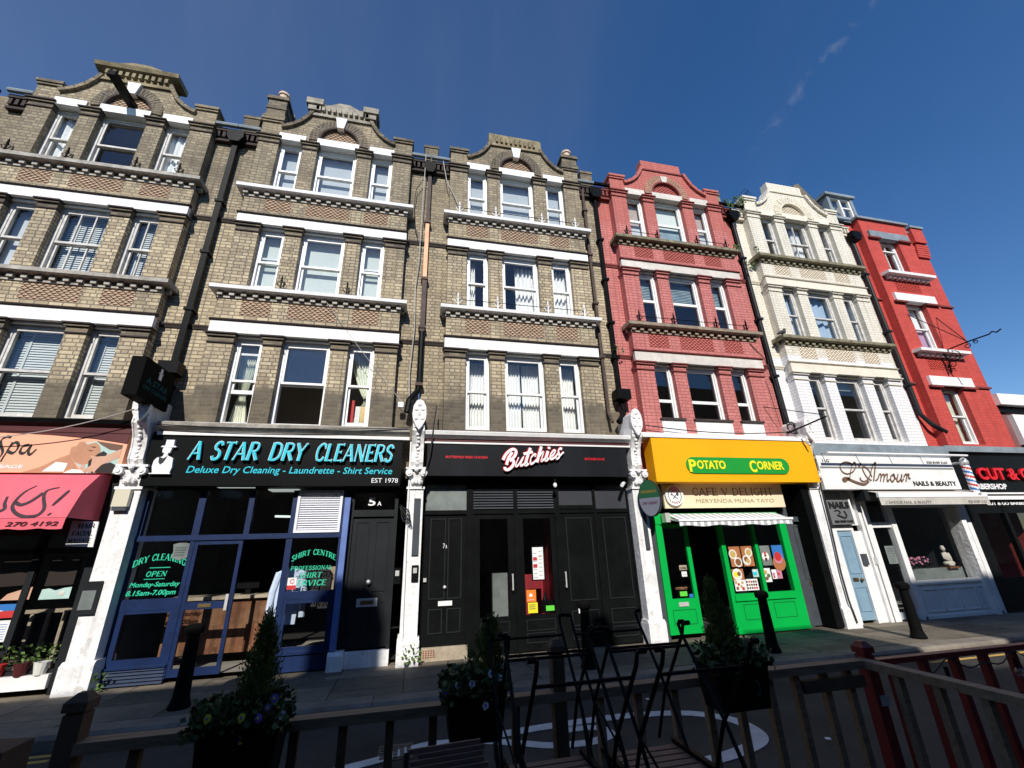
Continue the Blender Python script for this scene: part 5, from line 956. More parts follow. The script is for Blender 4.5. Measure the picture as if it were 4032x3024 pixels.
poster(6.17,6.42,1.18,1.55,m_table,((.35,.62,.36,m_plate),(.35,.62,.26,m_food),(.7,.22,.36,m_plate),(.7,.22,.26,m_food2)))
poster(6.45,6.70,1.18,1.55,m_table,((.7,.68,.34,m_plate),(.7,.68,.24,m_food),(.4,.3,.38,m_plate),(.35,.35,.2,m_food2),(.5,.25,.18,m_food)))
poster(6.89,7.12,1.18,1.55,m_frost,((.5,.45,.36,m_wboard),(.5,.62,.12,m_rstick),(.5,.5,.13,m_food2),(.5,.3,.14,m_maroon)))
poster(7.17,7.42,1.18,1.55,m_bstick,((.5,.1,.6,m_table),(.5,.33,.4,m_ppet),(.5,.42,.35,m_rstick)))
poster(6.14,6.40,.94,1.14,m_table,((.5,.5,.42,m_plate),(.38,.5,.2,m_ystick),(.65,.55,.16,m_food2)))
poster(6.155,6.41,.75,.94,m_paper,((.2,.8,.12,m_food),(.4,.6,.1,m_rstick),(.6,.4,.1,m_food),(.75,.2,.12,m_rstick),(.25,.25,.12,m_food2),(.75,.75,.1,m_food)))
poster(6.42,6.68,.75,.95,m_paper,tuple((.12+.19*i,.2+.28*j,.07,random.choice((m_rstick,m_food2,m_maroon))) for i in range(5) for j in range(3)))
poster(6.88,7.02,.88,1.13,m_paper,((.3,.7,.28,m_food),(.7,.45,.28,m_weed),(.35,.25,.25,m_food2)))
poster(7.05,7.16,.93,1.10,m_paper,((.5,.5,.3,m_ppet),(.5,.2,.2,m_rstick))); poster(7.17,7.28,.93,1.10,m_ppet,((.5,.5,.25,m_rstick),))
poster(6.61,6.74,.98,1.12,m_mint,((.5,.5,.35,m_cyan),(.5,.8,.2,m_paper)),'sticker')
c = MB(); B(c,5.02,5.18,1.165,1.25,Y+.02,.006); o = c.build('open_sign', m_step, cf); text('OPEN',5.035,5.165,1.18,1.215,Y+.02,m_blacklet,o,.003,.02)
c = MB(); B(c,5.05,5.16,1.05,1.14,Y+.02,.004); c.mi = 1; B(c,5.08,5.14,1.085,1.09,Y+.017,.003); c.build('notice', [m_paper, m_slate], cf); c = MB(); B(c,4.95,5.10,.72,.80,Y+.02,.004); c.build('lime_sticker', m_gstick, cf); c = MB(); B(c,5.14,5.22,.69,.75,Y+.02,.004); c.build('blue_sticker', m_bstick, cf)
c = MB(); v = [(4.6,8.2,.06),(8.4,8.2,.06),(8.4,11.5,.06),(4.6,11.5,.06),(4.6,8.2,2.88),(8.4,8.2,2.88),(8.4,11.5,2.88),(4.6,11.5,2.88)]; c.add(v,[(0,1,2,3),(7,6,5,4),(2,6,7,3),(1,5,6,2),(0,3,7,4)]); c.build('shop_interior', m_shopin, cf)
for i, (x, y, lb) in enumerate(((5.75,9.3,'slim dark cafe stool in the dim doorway of the green cafe'),(6.1,9.6,'slim dark cafe stool behind the left poster window of the green cafe'))):
    st = thing('bar_stool', lb, 'stool', (x,y,.06), 'stools inside the cafe'); c = MB(); c.lathe(x,y,[(.17,.72),(.18,.75),(.16,.77)],12); c.build('seat', m_wood, st)
    for sx, sy in ((1,1),(1,-1),(-1,1),(-1,-1)): c = MB(); c.tube([(x+sx*.1,y+sy*.1,.72),(x+sx*.17,y+sy*.17,.06)],.013,6); c.build('leg', m_blackm, st)
c = MB(); B(c,7.66,7.76,.05,2.9,8.1,.1);  B(c,7.76,8.26,2.0,2.1,8.12,.06); B(c,7.76,8.26,2.72,2.9,8.12,.06); B(c,4.42,4.64,0,2.9,8.1,.1); c.build('side_frame', m_slate, cf); c = MB(); B(c,8.27,8.455,0,2.75,7.86,.36); c.build('black_cover', m_black, cf)  # last piece: black box covering the pilaster side where a dark gap shows
d9 = panel_door(cf,7.76,8.26,.07,2.0,8.2,m_slate,((7.82,7.98,.9,1.92),(8.03,8.2,.9,1.92)))
d = MB(); B(d,7.9,8.08,.78,.85,8.185,.012); d.build('letter_plate', m_brass, d9); d = MB(); G(d,7.76,8.26,2.1,2.72,8.2); d.build('fanlight_pane', g_shop, cf); c = MB(); B(c,8.30,8.4,1.0,1.3,8.09,.02); c.build('entry_phone', m_slate, cf)
fs = thing('shop_sign', 'bright orange fascia sign with a green pill logo and yellow letters', 'shop sign', (6.4,7.68,3.2))
SY = 7.68; a, b = at(4.82,2.825,SY), at(8.86,3.75,SY)
c = MB(); c.box(a[0],b[0],SY,8.0,a[1],b[1]); c.build('board', m_orange, fs); c = MB(); c.box(4.45,8.42,7.66,8.0,b[1]+.002,b[1]+.06); c.build('trim', m_white, fs); cornice(fs,4.42,8.42,3.74,m_white,7.75)
p0, p1 = at(5.55,3.0,SY), at(8.11,3.36,SY); p0 = (p0[0],at(0,3.0,SY)[1]); zc = (p0[1]+p1[1])/2-.01; r = .165
def pill(x0, x1, zc, r, y, ext): c = MB(); pts = [(x0+r+r*cos(t), zc+r*sin(t)) for t in [pi/2+i*pi/10 for i in range(11)]]+[(x1-r+r*cos(t), zc+r*sin(t)) for t in [-pi/2+i*pi/10 for i in range(11)]]; return c.prism(pts, y-ext, y)
pill(p0[0],p1[0],zc,r,SY,.02).build('logo_bar', m_logog, fs)
def potato(s, x0, x1): text(s[0],x0,x0+.17,3.03,3.29,SY-.02,m_yellow,fs,.01,.03); text(s[1:],x0+.19,x1,3.09,3.275,SY-.02,m_yellow,fs,.01,.03)
potato('POTATO',5.62,6.50); potato('CORNER',7.10,7.98); text('TM',7.98,8.05,3.30,3.325,SY,m_wlet,fs,.004)
c = MB(); c.tube([(8.0,SY-.01,3.6),(8.1,SY-.005,3.1)],.006,4)
cb = thing('shop_sign', 'cream cafe board with a round fork and whisk emblem, below the orange sign', 'shop sign', (6.2,8.0,2.55))
c = MB(); B(c,4.92,7.77,2.30,2.81,7.99,.05); c.build('board', m_creamb, cb)
roman('CAFE V DELIGHT',5.58,7.53,2.545,2.70,7.988,m_wine,cb,.004,weight=.62,serif=.7); text('MERYENDA MUNA TAYO',5.64,7.51,2.40,2.475,7.988,m_olive,cb,.004)
a = at(5.17,2.55,7.93); ex, ez = a
c = MB(); c.prism([(ex+.20*cos(t*pi/12), ez+.20*sin(t*pi/12)) for t in range(24)],7.93,7.99); c.mi = 1; c.prism([(ex-.07,ez+.06),(ex+.07,ez+.06),(ex+.075,ez+.11),(ex+.11,ez+.14),(ex+.06,ez+.17),(ex,ez+.185),(ex-.06,ez+.17),(ex-.11,ez+.14),(ex-.075,ez+.11)],7.926,7.93); c.mi = 2; c.ribbon([(ex-.07,ez+.03),(ex+.06,ez-.07)],.014,7.926,.004); c.ribbon([(ex+.06,ez+.04),(ex-.05,ez-.07)],.014,7.925,.004); c.prism([(ex+.065+.028*cos(t),ez+.03+.04*sin(t)) for t in [i*pi/5 for i in range(10)]],7.924,7.93); c.prism([(ex-.09,ez+.02),(ex-.06,ez+.05),(ex-.04,ez+.02),(ex-.065,ez)],7.924,7.93); c.mi = 3
for i in range(7):
    for sg in (-1,1): t = rad(-55+i*17); x, z = ex+sg*.155*cos(t), ez+.155*sin(t)-.02; c.ribbon([(x,z),(x-sg*.02,z+.035)],.02,7.926,.004,taper=True)
c.mi = 1; c.ribbon([(ex,ez-.14),(ex-.05,ez-.12),(ex-.04,ez-.16),(ex,ez-.14),(ex+.05,ez-.12),(ex+.04,ez-.16),(ex,ez-.14)],.012,7.926,.004); c.build('emblem', [m_wlet, m_ppet, m_slate, m_weed], cb)
ov = thing('projecting_sign', 'oval double-sided sign, green over grey, projecting from the white pilaster by the cafe', 'projecting sign', (4.45,7.6,2.5), None)
# oval box: faces look along the street, seen a little from the left
c = MB(); oc = (4.40, 7.62, 2.46); n = 28; ang = rad(-52)
ux, uy = cos(ang), sin(ang); nx_, ny_ = -sin(ang)*-1, cos(ang)*-1
nx_, ny_ = sin(ang), -cos(ang)
def ovp(t, off, k=1.0): u = .21*k*cos(t); z = .34*k*sin(t); return (oc[0]+u*ux+nx_*off, oc[1]+u*uy+ny_*off, oc[2]+z)
fr = [ovp(2*pi*i/n,.05) for i in range(n)]; bk = [ovp(2*pi*i/n,-.05) for i in range(n)]
c.add(fr+bk, [tuple(range(n)), tuple(range(2*n-1,n-1,-1))]+[(i,n+i,n+(i+1)%n,(i+1)%n) for i in range(n)]); c.build('box', m_dgrey, ov, recalc=True)
c = MB(); c.add([ovp(pi*i/14,.054,.97) for i in range(15)],[tuple(range(15))]); c.mi = 1; c.add([ovp(pi+pi*i/14,.054,.97) for i in range(15)],[tuple(range(15))]); c.mi = 2; c.add([(oc[0]+u*ux+nx_*.057,oc[1]+u*uy+ny_*.057,oc[2]+z) for u, z in ((-.15,.09),(.15,.09),(.15,.14),(-.15,.14))],[(0,1,2,3)]); c.build('face', [M('dark_sign_green',(.012,.075,.03),.5,.05), M('sign_grey',(.16,.17,.21),.5,.05), M('dull_gold',(.13,.11,.02),.5,.1)], ov)
mb = text('CAFE V DELIGHT',0,1,0,1,0,m_wine,None,obs=False,bold=.02); mb.v = [(oc[0]+(q[0]-.5)*.3*ux+nx_*(.058 if q[1] < 0 else .053), oc[1]+(q[0]-.5)*.3*uy+ny_*(.058 if q[1] < 0 else .053), oc[2]-.12+q[2]*.05) for q in mb.v]; mb.build('lettering', M('dull_wine',(.10,.03,.08),.5,.1), ov)
MB().box(4.3,4.34,7.75,7.95,2.44,2.52).build('bracket', m_blackm, ov)
aw = thing('awning', 'small grey and white striped awning rolled out over the green cafe', 'awning', (6.2,7.9,2.1))
c = MB(); n = 34; ax0, ax1 = 4.90, 7.42; q0 = 7.98; q1 = 7.58
for i in range(n):
    xa, xb = ax0+(ax1-ax0)*i/n, ax0+(ax1-ax0)*(i+1)/n; c.mi = i % 2
    c.add([(xa,q0,2.19),(xb,q0,2.19),(xb,q1,2.05),(xa,q1,2.05)],[(3,2,1,0)])
    za, zb = 1.94+.012*sin(xa*9), 1.94+.012*sin(xb*9); c.add([(xa,q1-.01,2.03),(xb,q1-.01,2.03),(xb,q1-.012,zb),(xa,q1-.012,za)],[(3,2,1,0)])
c.build('canopy', [m_wlet, M('grey_stripe',(.43,.44,.45),.8,.05)], aw); c = MB(); c.box(ax0-.02,ax1+.02,q1-.03,q1+.02,2.025,2.065); c.build('front_bar', m_wlet, aw); c = MB(); c.box(ax0-.1,ax0,7.85,8.0,2.03,2.2); c.tube([(ax0,7.95,2.1),(ax0+.02,7.6,2.03)],.02,6); c.build('folding_arm', m_chrome, aw)

# ---- nail salon
ns = thing('shopfront', 'white nail salon shopfront with a pale blue side door and panelled riser', 'shopfront', (10.6,8.1,0), 'shopfronts along the street')
Y = 8.1; c = MB()
for a, b in ((8.80,8.91),(9.30,9.36),(9.62,9.70),(9.74,9.90),(10.46,10.60),(12.70,12.84)): B(c,a,b,.0,2.66,Y-.03*(a > 9.6),.12)
B(c,8.91,9.30,1.80,1.9,Y,.08); B(c,9.90,10.46,1.84,1.95,Y,.08); B(c,9.90,10.46,.05,.18,Y+.03,.05); B(c,10.60,12.70,.66,.74,Y-.03,.1); B(c,10.60,12.70,2.26,2.4,Y,.1); B(c,10.55,12.75,.0,.07,Y-.03,.1); B(c,9.36,9.62,.0,1.78,Y+.03,.05); B(c,8.91,9.74,1.9,2.7,Y+.05,.05); c.build('frame', m_wframe, ns)
c = MB(); B(c,10.60,12.70,.07,.66,Y,.08); c.build('stall_riser', m_wboard, ns)
c = MB()
for i in range(4): a, b = at(10.68+i*.5,.14,Y), at(11.12+i*.5,.58,Y); frame(c,a[0],b[0],a[1],b[1],Y-.018,Y,.02)
c.build('panel_moulding', m_wframe, ns)
c = MB(); G(c,10.60,12.70,.74,2.26,Y+.03); G(c,9.93,10.46,.2,1.84,Y+.04); G(c,9.90,10.46,1.95,2.3,Y+.04); c.build('glass_pane', g_shop, ns)
c = MB(); v = [(9.0,8.22,.06),(12.7,8.22,.06),(12.7,11,.06),(9.0,11,.06),(9.0,8.22,2.6),(12.7,8.22,2.6),(12.7,11,2.6),(9.0,11,2.6)]; c.add(v,[(0,1,2,3),(7,6,5,4),(2,6,7,3),(1,5,6,2),(0,3,7,4)]); c.mi = 1; c.box(10.75,12.8,8.35,8.45,.7,.95); c.build('shop_interior', [m_pale_in, m_frost], ns)
c = MB(); B(c,10.05,10.3,1.1,1.46,Y+.03,.004); c.mi = 1
for k in range(9): B(c,10.09,10.26,1.14+k*.033,1.147+k*.033,Y+.027,.002)
c.build('opening_hours_notice', [m_frost, m_slate], ns)
db = panel_door(ns,8.91,9.30,.09,1.80,Y+.03,m_paleb,((8.95,9.25,.95,1.7),(8.95,9.25,.25,.7))); d = MB(); B(d,8.98,9.12,.8,.87,Y+.02,.012); d.build('letter_plate', m_brass, db); d = MB(); a = at(9.2,.83,Y); d.ball((a[0],Y-.01,a[1]),.035,8); d.build('door_knob', m_brass, db)
c = MB(); B(c,9.36,9.52,1.1,1.32,Y-.02,.05); c.build('entry_phone', m_slate, ns); c = MB(); B(c,9.68,9.76,1.1,1.25,Y-.05,.03); c.build('door_bell', m_chrome, ns)
ng = thing('shop_sign', 'small grey board reading NAILS above the pale blue door', 'shop sign', (9.1,8,2.1)); c = MB(); B(c,8.86,9.49,1.92,2.46,8.0,.04); c.build('board', m_gboard, ng); c = MB(); B(c,9.46,9.5,1.92,2.46,7.99,.04); c.build('edge_strip', m_wlet, ng); text('NAILS',8.89,9.42,2.26,2.40,8.0,m_blacklet,ng,.02,.03); text('020 8109 5167',8.93,9.42,1.96,2.01,8.0,m_blacklet,ng,.015,.02)
c = MB(); c.ribbon([at(*q,8.0) for q in ((9.0,2.2),(9.08,2.22),(9.14,2.18),(9.1,2.14))],.02,7.985,.015); c.ribbon([at(*q,8.0) for q in ((9.04,2.12),(9.15,2.08),(9.22,2.06),(9.28,2.1),(9.25,2.2))],.025,7.98,.02); c.build('hand_emblem', m_blacklet, ng)
sg = thing('shop_sign', 'white sloping nail salon sign with brown script and a grey stripe', 'shop sign', (10.9,7.72,3.05))
SY = 7.73; a, b = at(8.93,2.67,SY), at(12.95,3.43,SY); c = MB(); c.box(a[0],b[0],SY,8.0,a[1],b[1]); c.build('board', m_wboard, sg); c = MB(); B(c,8.96,12.93,3.14,3.18,SY-.004,.004); c.build('grey_stripe', m_greystripe, sg); c = MB(); B(c,8.9,13.0,3.44,3.72,7.74,.26); c.build('lead_flashing', m_lead, sg)
AMOUR = [[(9.565,3.175),(9.465,3.219),(9.357,3.226),(9.238,3.180),(9.189,3.114),(9.200,3.025),(9.280,2.973),(9.368,2.970),(9.495,3.011),(9.598,3.094),(9.646,3.176),(9.627,3.230),(9.571,3.192),(9.506,3.117),(9.428,2.995),(9.350,2.857)],[(9.350,2.857),(9.299,2.869),(9.221,2.873),(9.160,2.841),(9.207,2.809),(9.312,2.849),(9.433,2.802),(9.576,2.758),(9.689,2.739),(9.780,2.763),(9.861,2.811)],[(9.787,3.219),(9.775,3.178),(9.712,3.123)],[(10.226,3.241),(10.125,3.173),(10.041,3.073),(9.962,2.958),(9.860,2.860),(9.757,2.807),(9.668,2.811),(9.636,2.859),(9.665,2.879)],[(9.886,3.121),(9.803,3.120),(9.794,3.022),(9.836,2.900),(9.936,2.820)],[(9.886,3.121),(9.955,3.039),(9.980,2.901)],[(10.223,3.233),(10.128,3.057),(9.985,2.804)],[(10.048,2.820),(10.128,2.861),(10.208,2.951),(10.256,2.968),(10.239,2.902),(10.172,2.796)],[(10.221,2.886),(10.316,2.960),(10.343,2.952),(10.320,2.886),(10.255,2.796)],[(10.310,2.886),(10.412,2.965),(10.434,2.944),(10.384,2.854),(10.384,2.805),(10.458,2.854)],[(10.621,2.962),(10.529,2.920),(10.482,2.838),(10.518,2.801),(10.594,2.855),(10.631,2.937),(10.612,2.966),(10.620,2.888),(10.651,2.863)],[(10.753,2.971),(10.694,2.888),(10.654,2.822),(10.699,2.806),(10.811,2.889),(10.860,2.972)],[(10.860,2.972),(10.785,2.855),(10.784,2.806),(10.864,2.864)],[(10.893,2.905),(10.963,2.964),(11.003,2.956),(10.953,2.873),(10.903,2.798)],[(10.983,2.914),(11.041,2.969),(11.057,2.956),(11.025,2.890),(11.061,2.873)]]
c = MB()
for i, s_ in enumerate(AMOUR): c.ribbon(s_,.062 if i in (6,1) else .04 if i > 6 else .034,SY-.012-.0005*i,.014,pen=rad(60) if i != 2 else None)
c.build('lettering', m_brown, sg)
text('NAILS & BEAUTY',11.50,12.83,2.745,2.855,SY,m_blacklet,sg,.01,.02); text('11G',9.07,9.25,3.275,3.345,SY,m_blacklet,sg,.006,.015); text('020 8109 5167',12.15,12.82,3.275,3.335,SY,m_blacklet,sg,.006,.015)
lbx = thing('sign_light', 'long white strip light on arms above the white nail salon sign', 'sign light', (11,7.6,3.4)); c = MB(); c.tube([(8.65,7.46,3.37),(12.65,7.46,3.37)],.025,8); c.build('bar', m_wlet, lbx)
for i in range(5): x = 8.8+i*.93; c = MB(); c.tube([(x,7.74,3.42),(x,7.47,3.38)],.01,5); c.build('arm', m_steel, lbx)
aw = thing('awning', 'white rolled awning with faint printed lettering over the nail salon window', 'awning', (11.5,7.7,2.4))
ay = 7.55; a, b = at(10.36,2.33,ay), at(13.7,2.58,ay); c = MB(); c.box(a[0],b[0],ay,ay+.05,2.44,2.54); c.build('front_bar', m_wlet, aw); c = MB(); c.add([(a[0],ay+.03,2.54),(b[0],ay+.03,2.54),(b[0],8.0,2.66),(a[0],8.0,2.66)],[(0,1,2,3)]); c.add([(a[0],ay+.01,2.44),(b[0],ay+.01,2.44),(b[0],ay+.005,2.28),(a[0],ay+.005,2.28)],[(3,2,1,0)]); c.build('canopy', M('off_white_canvas',(.52,.49,.44),.85,.2,3,.1), aw)
c = MB(); c.box(a[0]-.12,a[0],7.75,8.0,2.4,2.7); c.tube([(a[0],7.9,2.55),(a[0]+.1,7.6,2.5)],.03,6); c.build('folding_arm', m_dgrey, aw); text("L'AMOUR NAIL & BEAUTY",10.5,11.85,2.34,2.41,ay+.004,M('faded_print',(.20,.19,.18),.8,.1),aw,.004); text('020 8109 5167',13.0,13.6,2.34,2.41,ay+.004,bpy.data.materials['faded_print'],aw,.004)
sta = thing('statuette', 'white seated figure ornament in the nail salon window', 'ornament', (12.2,8.3,1.0)); c = MB()
x, y, z = 12.25, 8.38, .95
c.ball((x,y,z+.08),.1,10,(1.4,1,.7)); c.ball((x-.02,y,z+.22),.075,10,(1,.9,1.5)); c.ball((x-.04,y,z+.40),.05,10,(1,1,1.2)); c.tube([(x+.06,y,z+.3),(x+.1,y,z+.2),(x+.02,y-.06,z+.14)],[.03,.025,.02],6); c.tube([(x-.09,y,z+.3),(x-.14,y-.03,z+.2),(x-.05,y-.06,z+.14)],[.03,.025,.02],6); c.tube([(x+.1,y,z+.06),(x-.05,y-.1,z+.05),(x-.14,y-.08,z+.06)],[.04,.035,.03],6); c.ball((x-.04,y,z+.45),.035,8,(1.2,1.2,.6)); c.build('figure', m_statue, sta, smooth=True); c = MB(); c.box(x-.16,x+.16,y-.1,y+.1,z-.02,z+.02); c.build('base', m_wood, sta)
fl = thing('flower_arrangement', 'pink and dark flower arrangement lying in the nail salon window', 'flowers', (11.1,8.35,.95)); c = MB()
for i in range(120): leafq(c, Vector((10.75+random.random()*.85, 8.3+random.random()*.12, .96+random.random()*.16)), Vector((random.uniform(-1,1),-.6,.6)), .06)
c.build('foliage', m_cloth, fl); c = MB()
for i in range(60): c.ball((10.75+random.random()*.8, 8.27+random.random()*.12, 1.05+random.random()*.14), .022, 6)
c.build('blossom', m_ppet, fl)

# ---- barber
bb = thing('shopfront', 'black barber shopfront at the right with a white panel under its sign', 'shopfront', (14.5,8.1,0), 'shopfronts along the street')
c = MB()
for a, b in ((12.86,13.15),(14.0,14.1),(15.2,15.3)): B(c,a,b,0,2.6,8.05,.1)
B(c,13.15,16,.0,.7,8.08,.08); B(c,13.15,16,2.1,2.3,8.06,.08); c.build('frame', m_black, bb); c = MB(); G(c,13.15,16,.7,2.1,8.1); c.build('glass_pane', g_shop, bb); c = MB(); c.box(13,16,10.5,10.6,0,2.9); c.box(13,16,8.2,10.5,.05,.1); c.build('shop_interior', m_shopin, bb)
c = MB(); B(c,13.15,17.5,2.42,2.52,7.95,.1); c.build('white_panel', m_wlet, bb); text('CUT & GO BARBERS',13.55,14.95,2.29,2.37,8.04,m_wlet,bb,.006,.03)
bs2 = thing('shop_sign', 'black barber sign with raised red letters at the right edge', 'shop sign', (14.6,7.9,3)); c = MB(); B(c,12.98,18,2.60,3.62,7.95,.1); c.build('board', m_fascia, bs2); c = MB(); B(c,12.98,18,2.55,2.59,7.9,.1); c.build('trim', m_white, bs2); c = MB(); B(c,12.95,18,3.6,3.75,7.85,.15); c.build('cornice', m_lead, bs2)
text('CUT & GO',13.62,15.75,2.89,3.19,7.92,m_redlet,bs2,.05,.03); text('BARBERSHOP',13.2,14.45,2.665,2.80,7.94,m_wlet,bs2,.015,.03)
bp = thing('barber_pole', 'red white and blue striped barber pole beside the black sign', 'barber pole', (13.0,7.6,3)); px, py = 12.70, 7.6
c = MB(); seg = 48; nn = 12; vs = []
z0, z1 = 2.55, 3.17
for i in range(seg+1):
    for j in range(nn): vs.append((px+.075*cos(2*pi*j/nn), py+.075*sin(2*pi*j/nn), z0+(z1-z0)*i/seg))
c.v = vs
for i in range(seg):
    for j in range(nn): c.f.append([i*nn+j, i*nn+(j+1)%nn, (i+1)*nn+(j+1)%nn, (i+1)*nn+j]); c.m.append((0,1,0,2)[int((i/seg*3.2*4+j/nn*4)) % 4])
c.build('cylinder', [m_wlet, m_rstick, m_bstick], bp, smooth=True); c = MB(); c.lathe(px,py,[(.08,3.17),(.085,3.25),(.06,3.32),(.02,3.35)],12); c.lathe(px,py,[(.02,2.46),(.08,2.5),(.08,2.55)],12); c.box(px-.02,px+.02,py,7.95,3.22,3.27); c.build('cap', m_chrome, bp, smooth=True)

# ------------------------------------------------------------------ drainpipes
def drain(label, segs, hopper=None, hopm=m_blackm, boxes=(), collars=(), cm=m_blackm, w=.05):
    d = thing('drainpipe', label, 'drainpipe', segs[0][0][-1], 'drainpipes between the houses')
    for pts, r, m, sq in segs: c = MB(); c.tube(pts, r, 10, sq=sq); c.build('pipe', m, d)
    if hopper: x, y, z = hopper; c = MB(); k_ = .8 if abs(x) < 4.2 else 1; c.prism([(x-.09*k_,z-.22),(x+.09*k_,z-.22),(x+.165*k_,z-.08),(x+.165*k_,z+.09),(x-.165*k_,z+.09),(x-.165*k_,z-.08)],y-.1,y+.1); c.build('hopper', hopm, d)
    for x, y, z in boxes: c = MB(); c.box(x-.16,x+.16,y-.16,y+.1,z-.11,z+.11); c.build('gully_box', hopm, d)
    for x, y, z in collars: c = MB(); c.box(x-w-.025,x+w+.025,y-w-.02,8.22,z-.03,z+.03); c.build('collar', cm, d)
    return d
y = 8.12
drain('broad square black drainpipe between the two leftmost brick houses', [([(-4.27,y,10.4),(-4.27,y,4.75)],.054,m_black,True),([(-4.27,y,4.7),(-4.22,8.0,4.55),(-4.22,7.98,4.2)],.05,m_slate,False)], (-4.27,8.08,10.45), m_black, ((-4.27,8.08,4.76),), [(-4.27,y,q) for q in (8.6,7.3,6.0)], m_black, .056)
drain('rusty drainpipe with one bare copper length between the second and third brick houses', [([(.0,y,10.4),(.0,y,8.75)],.042,m_rust,True),([(.0,y,8.75),(.0,y,7.2)],.042,m_copper,True),([(.0,y,7.2),(.0,y,5.9)],.05,m_rust,True),([(.0,y,5.9),(.0,y,4.72),(-.03,y,4.58),(-.17,8.0,4.35),(-.2,7.98,4.1)],.058,m_black,False)], (0,8.08,10.42), m_blackm, (), [(.0,y,q) for q in (8.75,7.2,6.0,4.72)], m_rust)
drain('thick black drainpipe at the left edge of the pink house', [([(4.31,y,10.5),(4.31,y,4.75)],.052,m_black,False),([(4.31,y,4.6),(4.33,8.05,4.35),(4.22,8.0,4.15),(4.13,7.98,4.05)],.062,m_black,False)], (4.31,8.1,10.45), m_black, ((4.31,8.08,4.68),), [(4.31,y,q) for q in (8.9,7.7,6.5,5.6)], m_black, .052)
drain('thin brown drainpipe beside the thick black one on the brick house', [([(3.98,y,10.5),(3.99,y,4.3),(4.0,8.0,4.05)],.035,m_rust,False)], None, m_rust, (), [(3.98,y,q) for q in (9.8,8.4,7.0,5.6)], m_rust, .04)
drain('dark drainpipe between the pink house and the cream house', [([(8.52,y,10.4),(8.53,y,4.1)],.05,m_dgrey,False)], (8.52,8.08,10.4), m_black, (), [(8.52,y,q) for q in (8.9,7.0,5.4)], m_dgrey)
drain('grey drainpipe between the cream house and the red house', [([(12.74,y,10.2),(12.74,y,4.6),(12.9,8.05,4.3),(13.2,8.0,4.1)],.055,m_dgrey,False)], (12.78,8.05,10.3), m_black, (), [(12.74,y,q) for q in (8.9,7.0,5.4)], m_dgrey)
# iron lamp bracket, television aerial, pigeon, weeds
br = thing('iron_bracket', 'scrolled black iron sign bracket projecting from the red house', 'iron bracket', (14.1,8,6)); c = MB(); c.tube([(14.1,7.9,5.75),(14.1,7.85,6.1),(14.1,7.9,6.4)],.02,6); c.tube([(14.1,8.0,6.38),(14.1,7.3,6.40),(14.1,6.85,6.38),(14.1,6.78,6.42),(14.1,6.7,6.36),(14.1,6.6,6.40)],.018,6); c.build('arm', m_blackm, br)
c = MB()
for s_ in (13.52,14.62): c.tube([(s_,8.02,7.6),(14.1,7.32,6.42)],.011,5)
c.build('stay_rod', m_blackm, br); c = MB()
def spiral(cy, cz, r, t0, t1, n=16): return [(14.1, cy+r*(1-.65*i/n)*cos(t0+(t1-t0)*i/n), cz+r*(1-.65*i/n)*sin(t0+(t1-t0)*i/n)) for i in range(n+1)]
for q in (spiral(7.7,6.15,.16,pi/2,pi*3.2), spiral(7.8,5.95,.12,-pi/2,pi*2), spiral(7.35,6.30,.08,pi/2,pi*3), spiral(7.15,6.33,.06,pi/2,-pi*2)): c.tube(q,.011,5)
c.build('scroll', m_blackm, br)
ae = thing('television_aerial', 'thin television aerial above the roof between the pink and cream houses', 'aerial', (10.2,9.5,12)); c = MB(); c.tube([(10.15,9.5,12.3),(11.0,9.5,13.2)],.012,5); c.tube([(10.3,9.5,11.0),(10.3,9.5,12.5)],.014,5)
for i in range(8): t = .15+i*.115; x, z = 10.15+.85*t, 12.3+.9*t; c.tube([(x-.13,9.5,z+.12),(x+.13,9.5,z-.12)],.007,4)
c.build('rods', m_blackm, ae)
pg = thing('pigeon', 'dark pigeon perched on the left end of the cream house ledge', 'bird', (8.88,7.9,6.47)); c = MB(); c.ball((8.9,7.9,6.55),.06,10,(1.5,.9,.85)); c.ball((8.97,7.9,6.63),.033,8); c.tube([(8.84,7.9,6.54),(8.72,7.9,6.48)],[.045,.02],6); c.tube([(8.95,7.9,6.58),(8.97,7.9,6.62)],.035,6); c.tube([(8.995,7.9,6.63),(9.02,7.9,6.625)],[.01,.003],4); c.tube([(8.9,7.89,6.51),(8.9,7.89,6.47)],.006,4); c.tube([(8.92,7.91,6.51),(8.92,7.91,6.47)],.006,4); c.build('body', m_gull, pg, smooth=True)
for i, (x, y_, z, r, k, lb) in enumerate(((8.35,8.0,10.62,.16,60,'weeds sprouting from the gutter at the right end of the pink house'),(8.70,7.97,10.72,.2,110,'large green weed on the top left corner of the cream house'),(8.12,7.9,8.98,.1,26,'little weed on the upper ledge of the pink house'),(8.5,8.02,8.5,.16,46,'weed growing on the drainpipe beside the pink house'),(8.72,7.85,8.95,.09,22,'tuft of weed on the upper ledge of the cream house'),(4.36,8.05,5.75,.12,30,'wiry weed behind the thick black drainpipe'),(.12,7.86,.1,.16,50,'weed growing at the foot of the white pilaster beside the numbered black door'),(-4.05,7.95,.08,.13,40,'weed growing at the foot of the blue shopfront'))):
    c = MB()
    for j in range(k): a = random.random()*2*pi; rr = r*random.random()**.6; leafq(c, Vector((x+rr*cos(a), y_-.1*random.random(), z+rr*sin(a)*.8+r*.3)), Vector((cos(a),-.5,sin(a)+.3)), .07 if r > .2 else .045)
    solo(c,'weed',m_weed,lb,'weed')
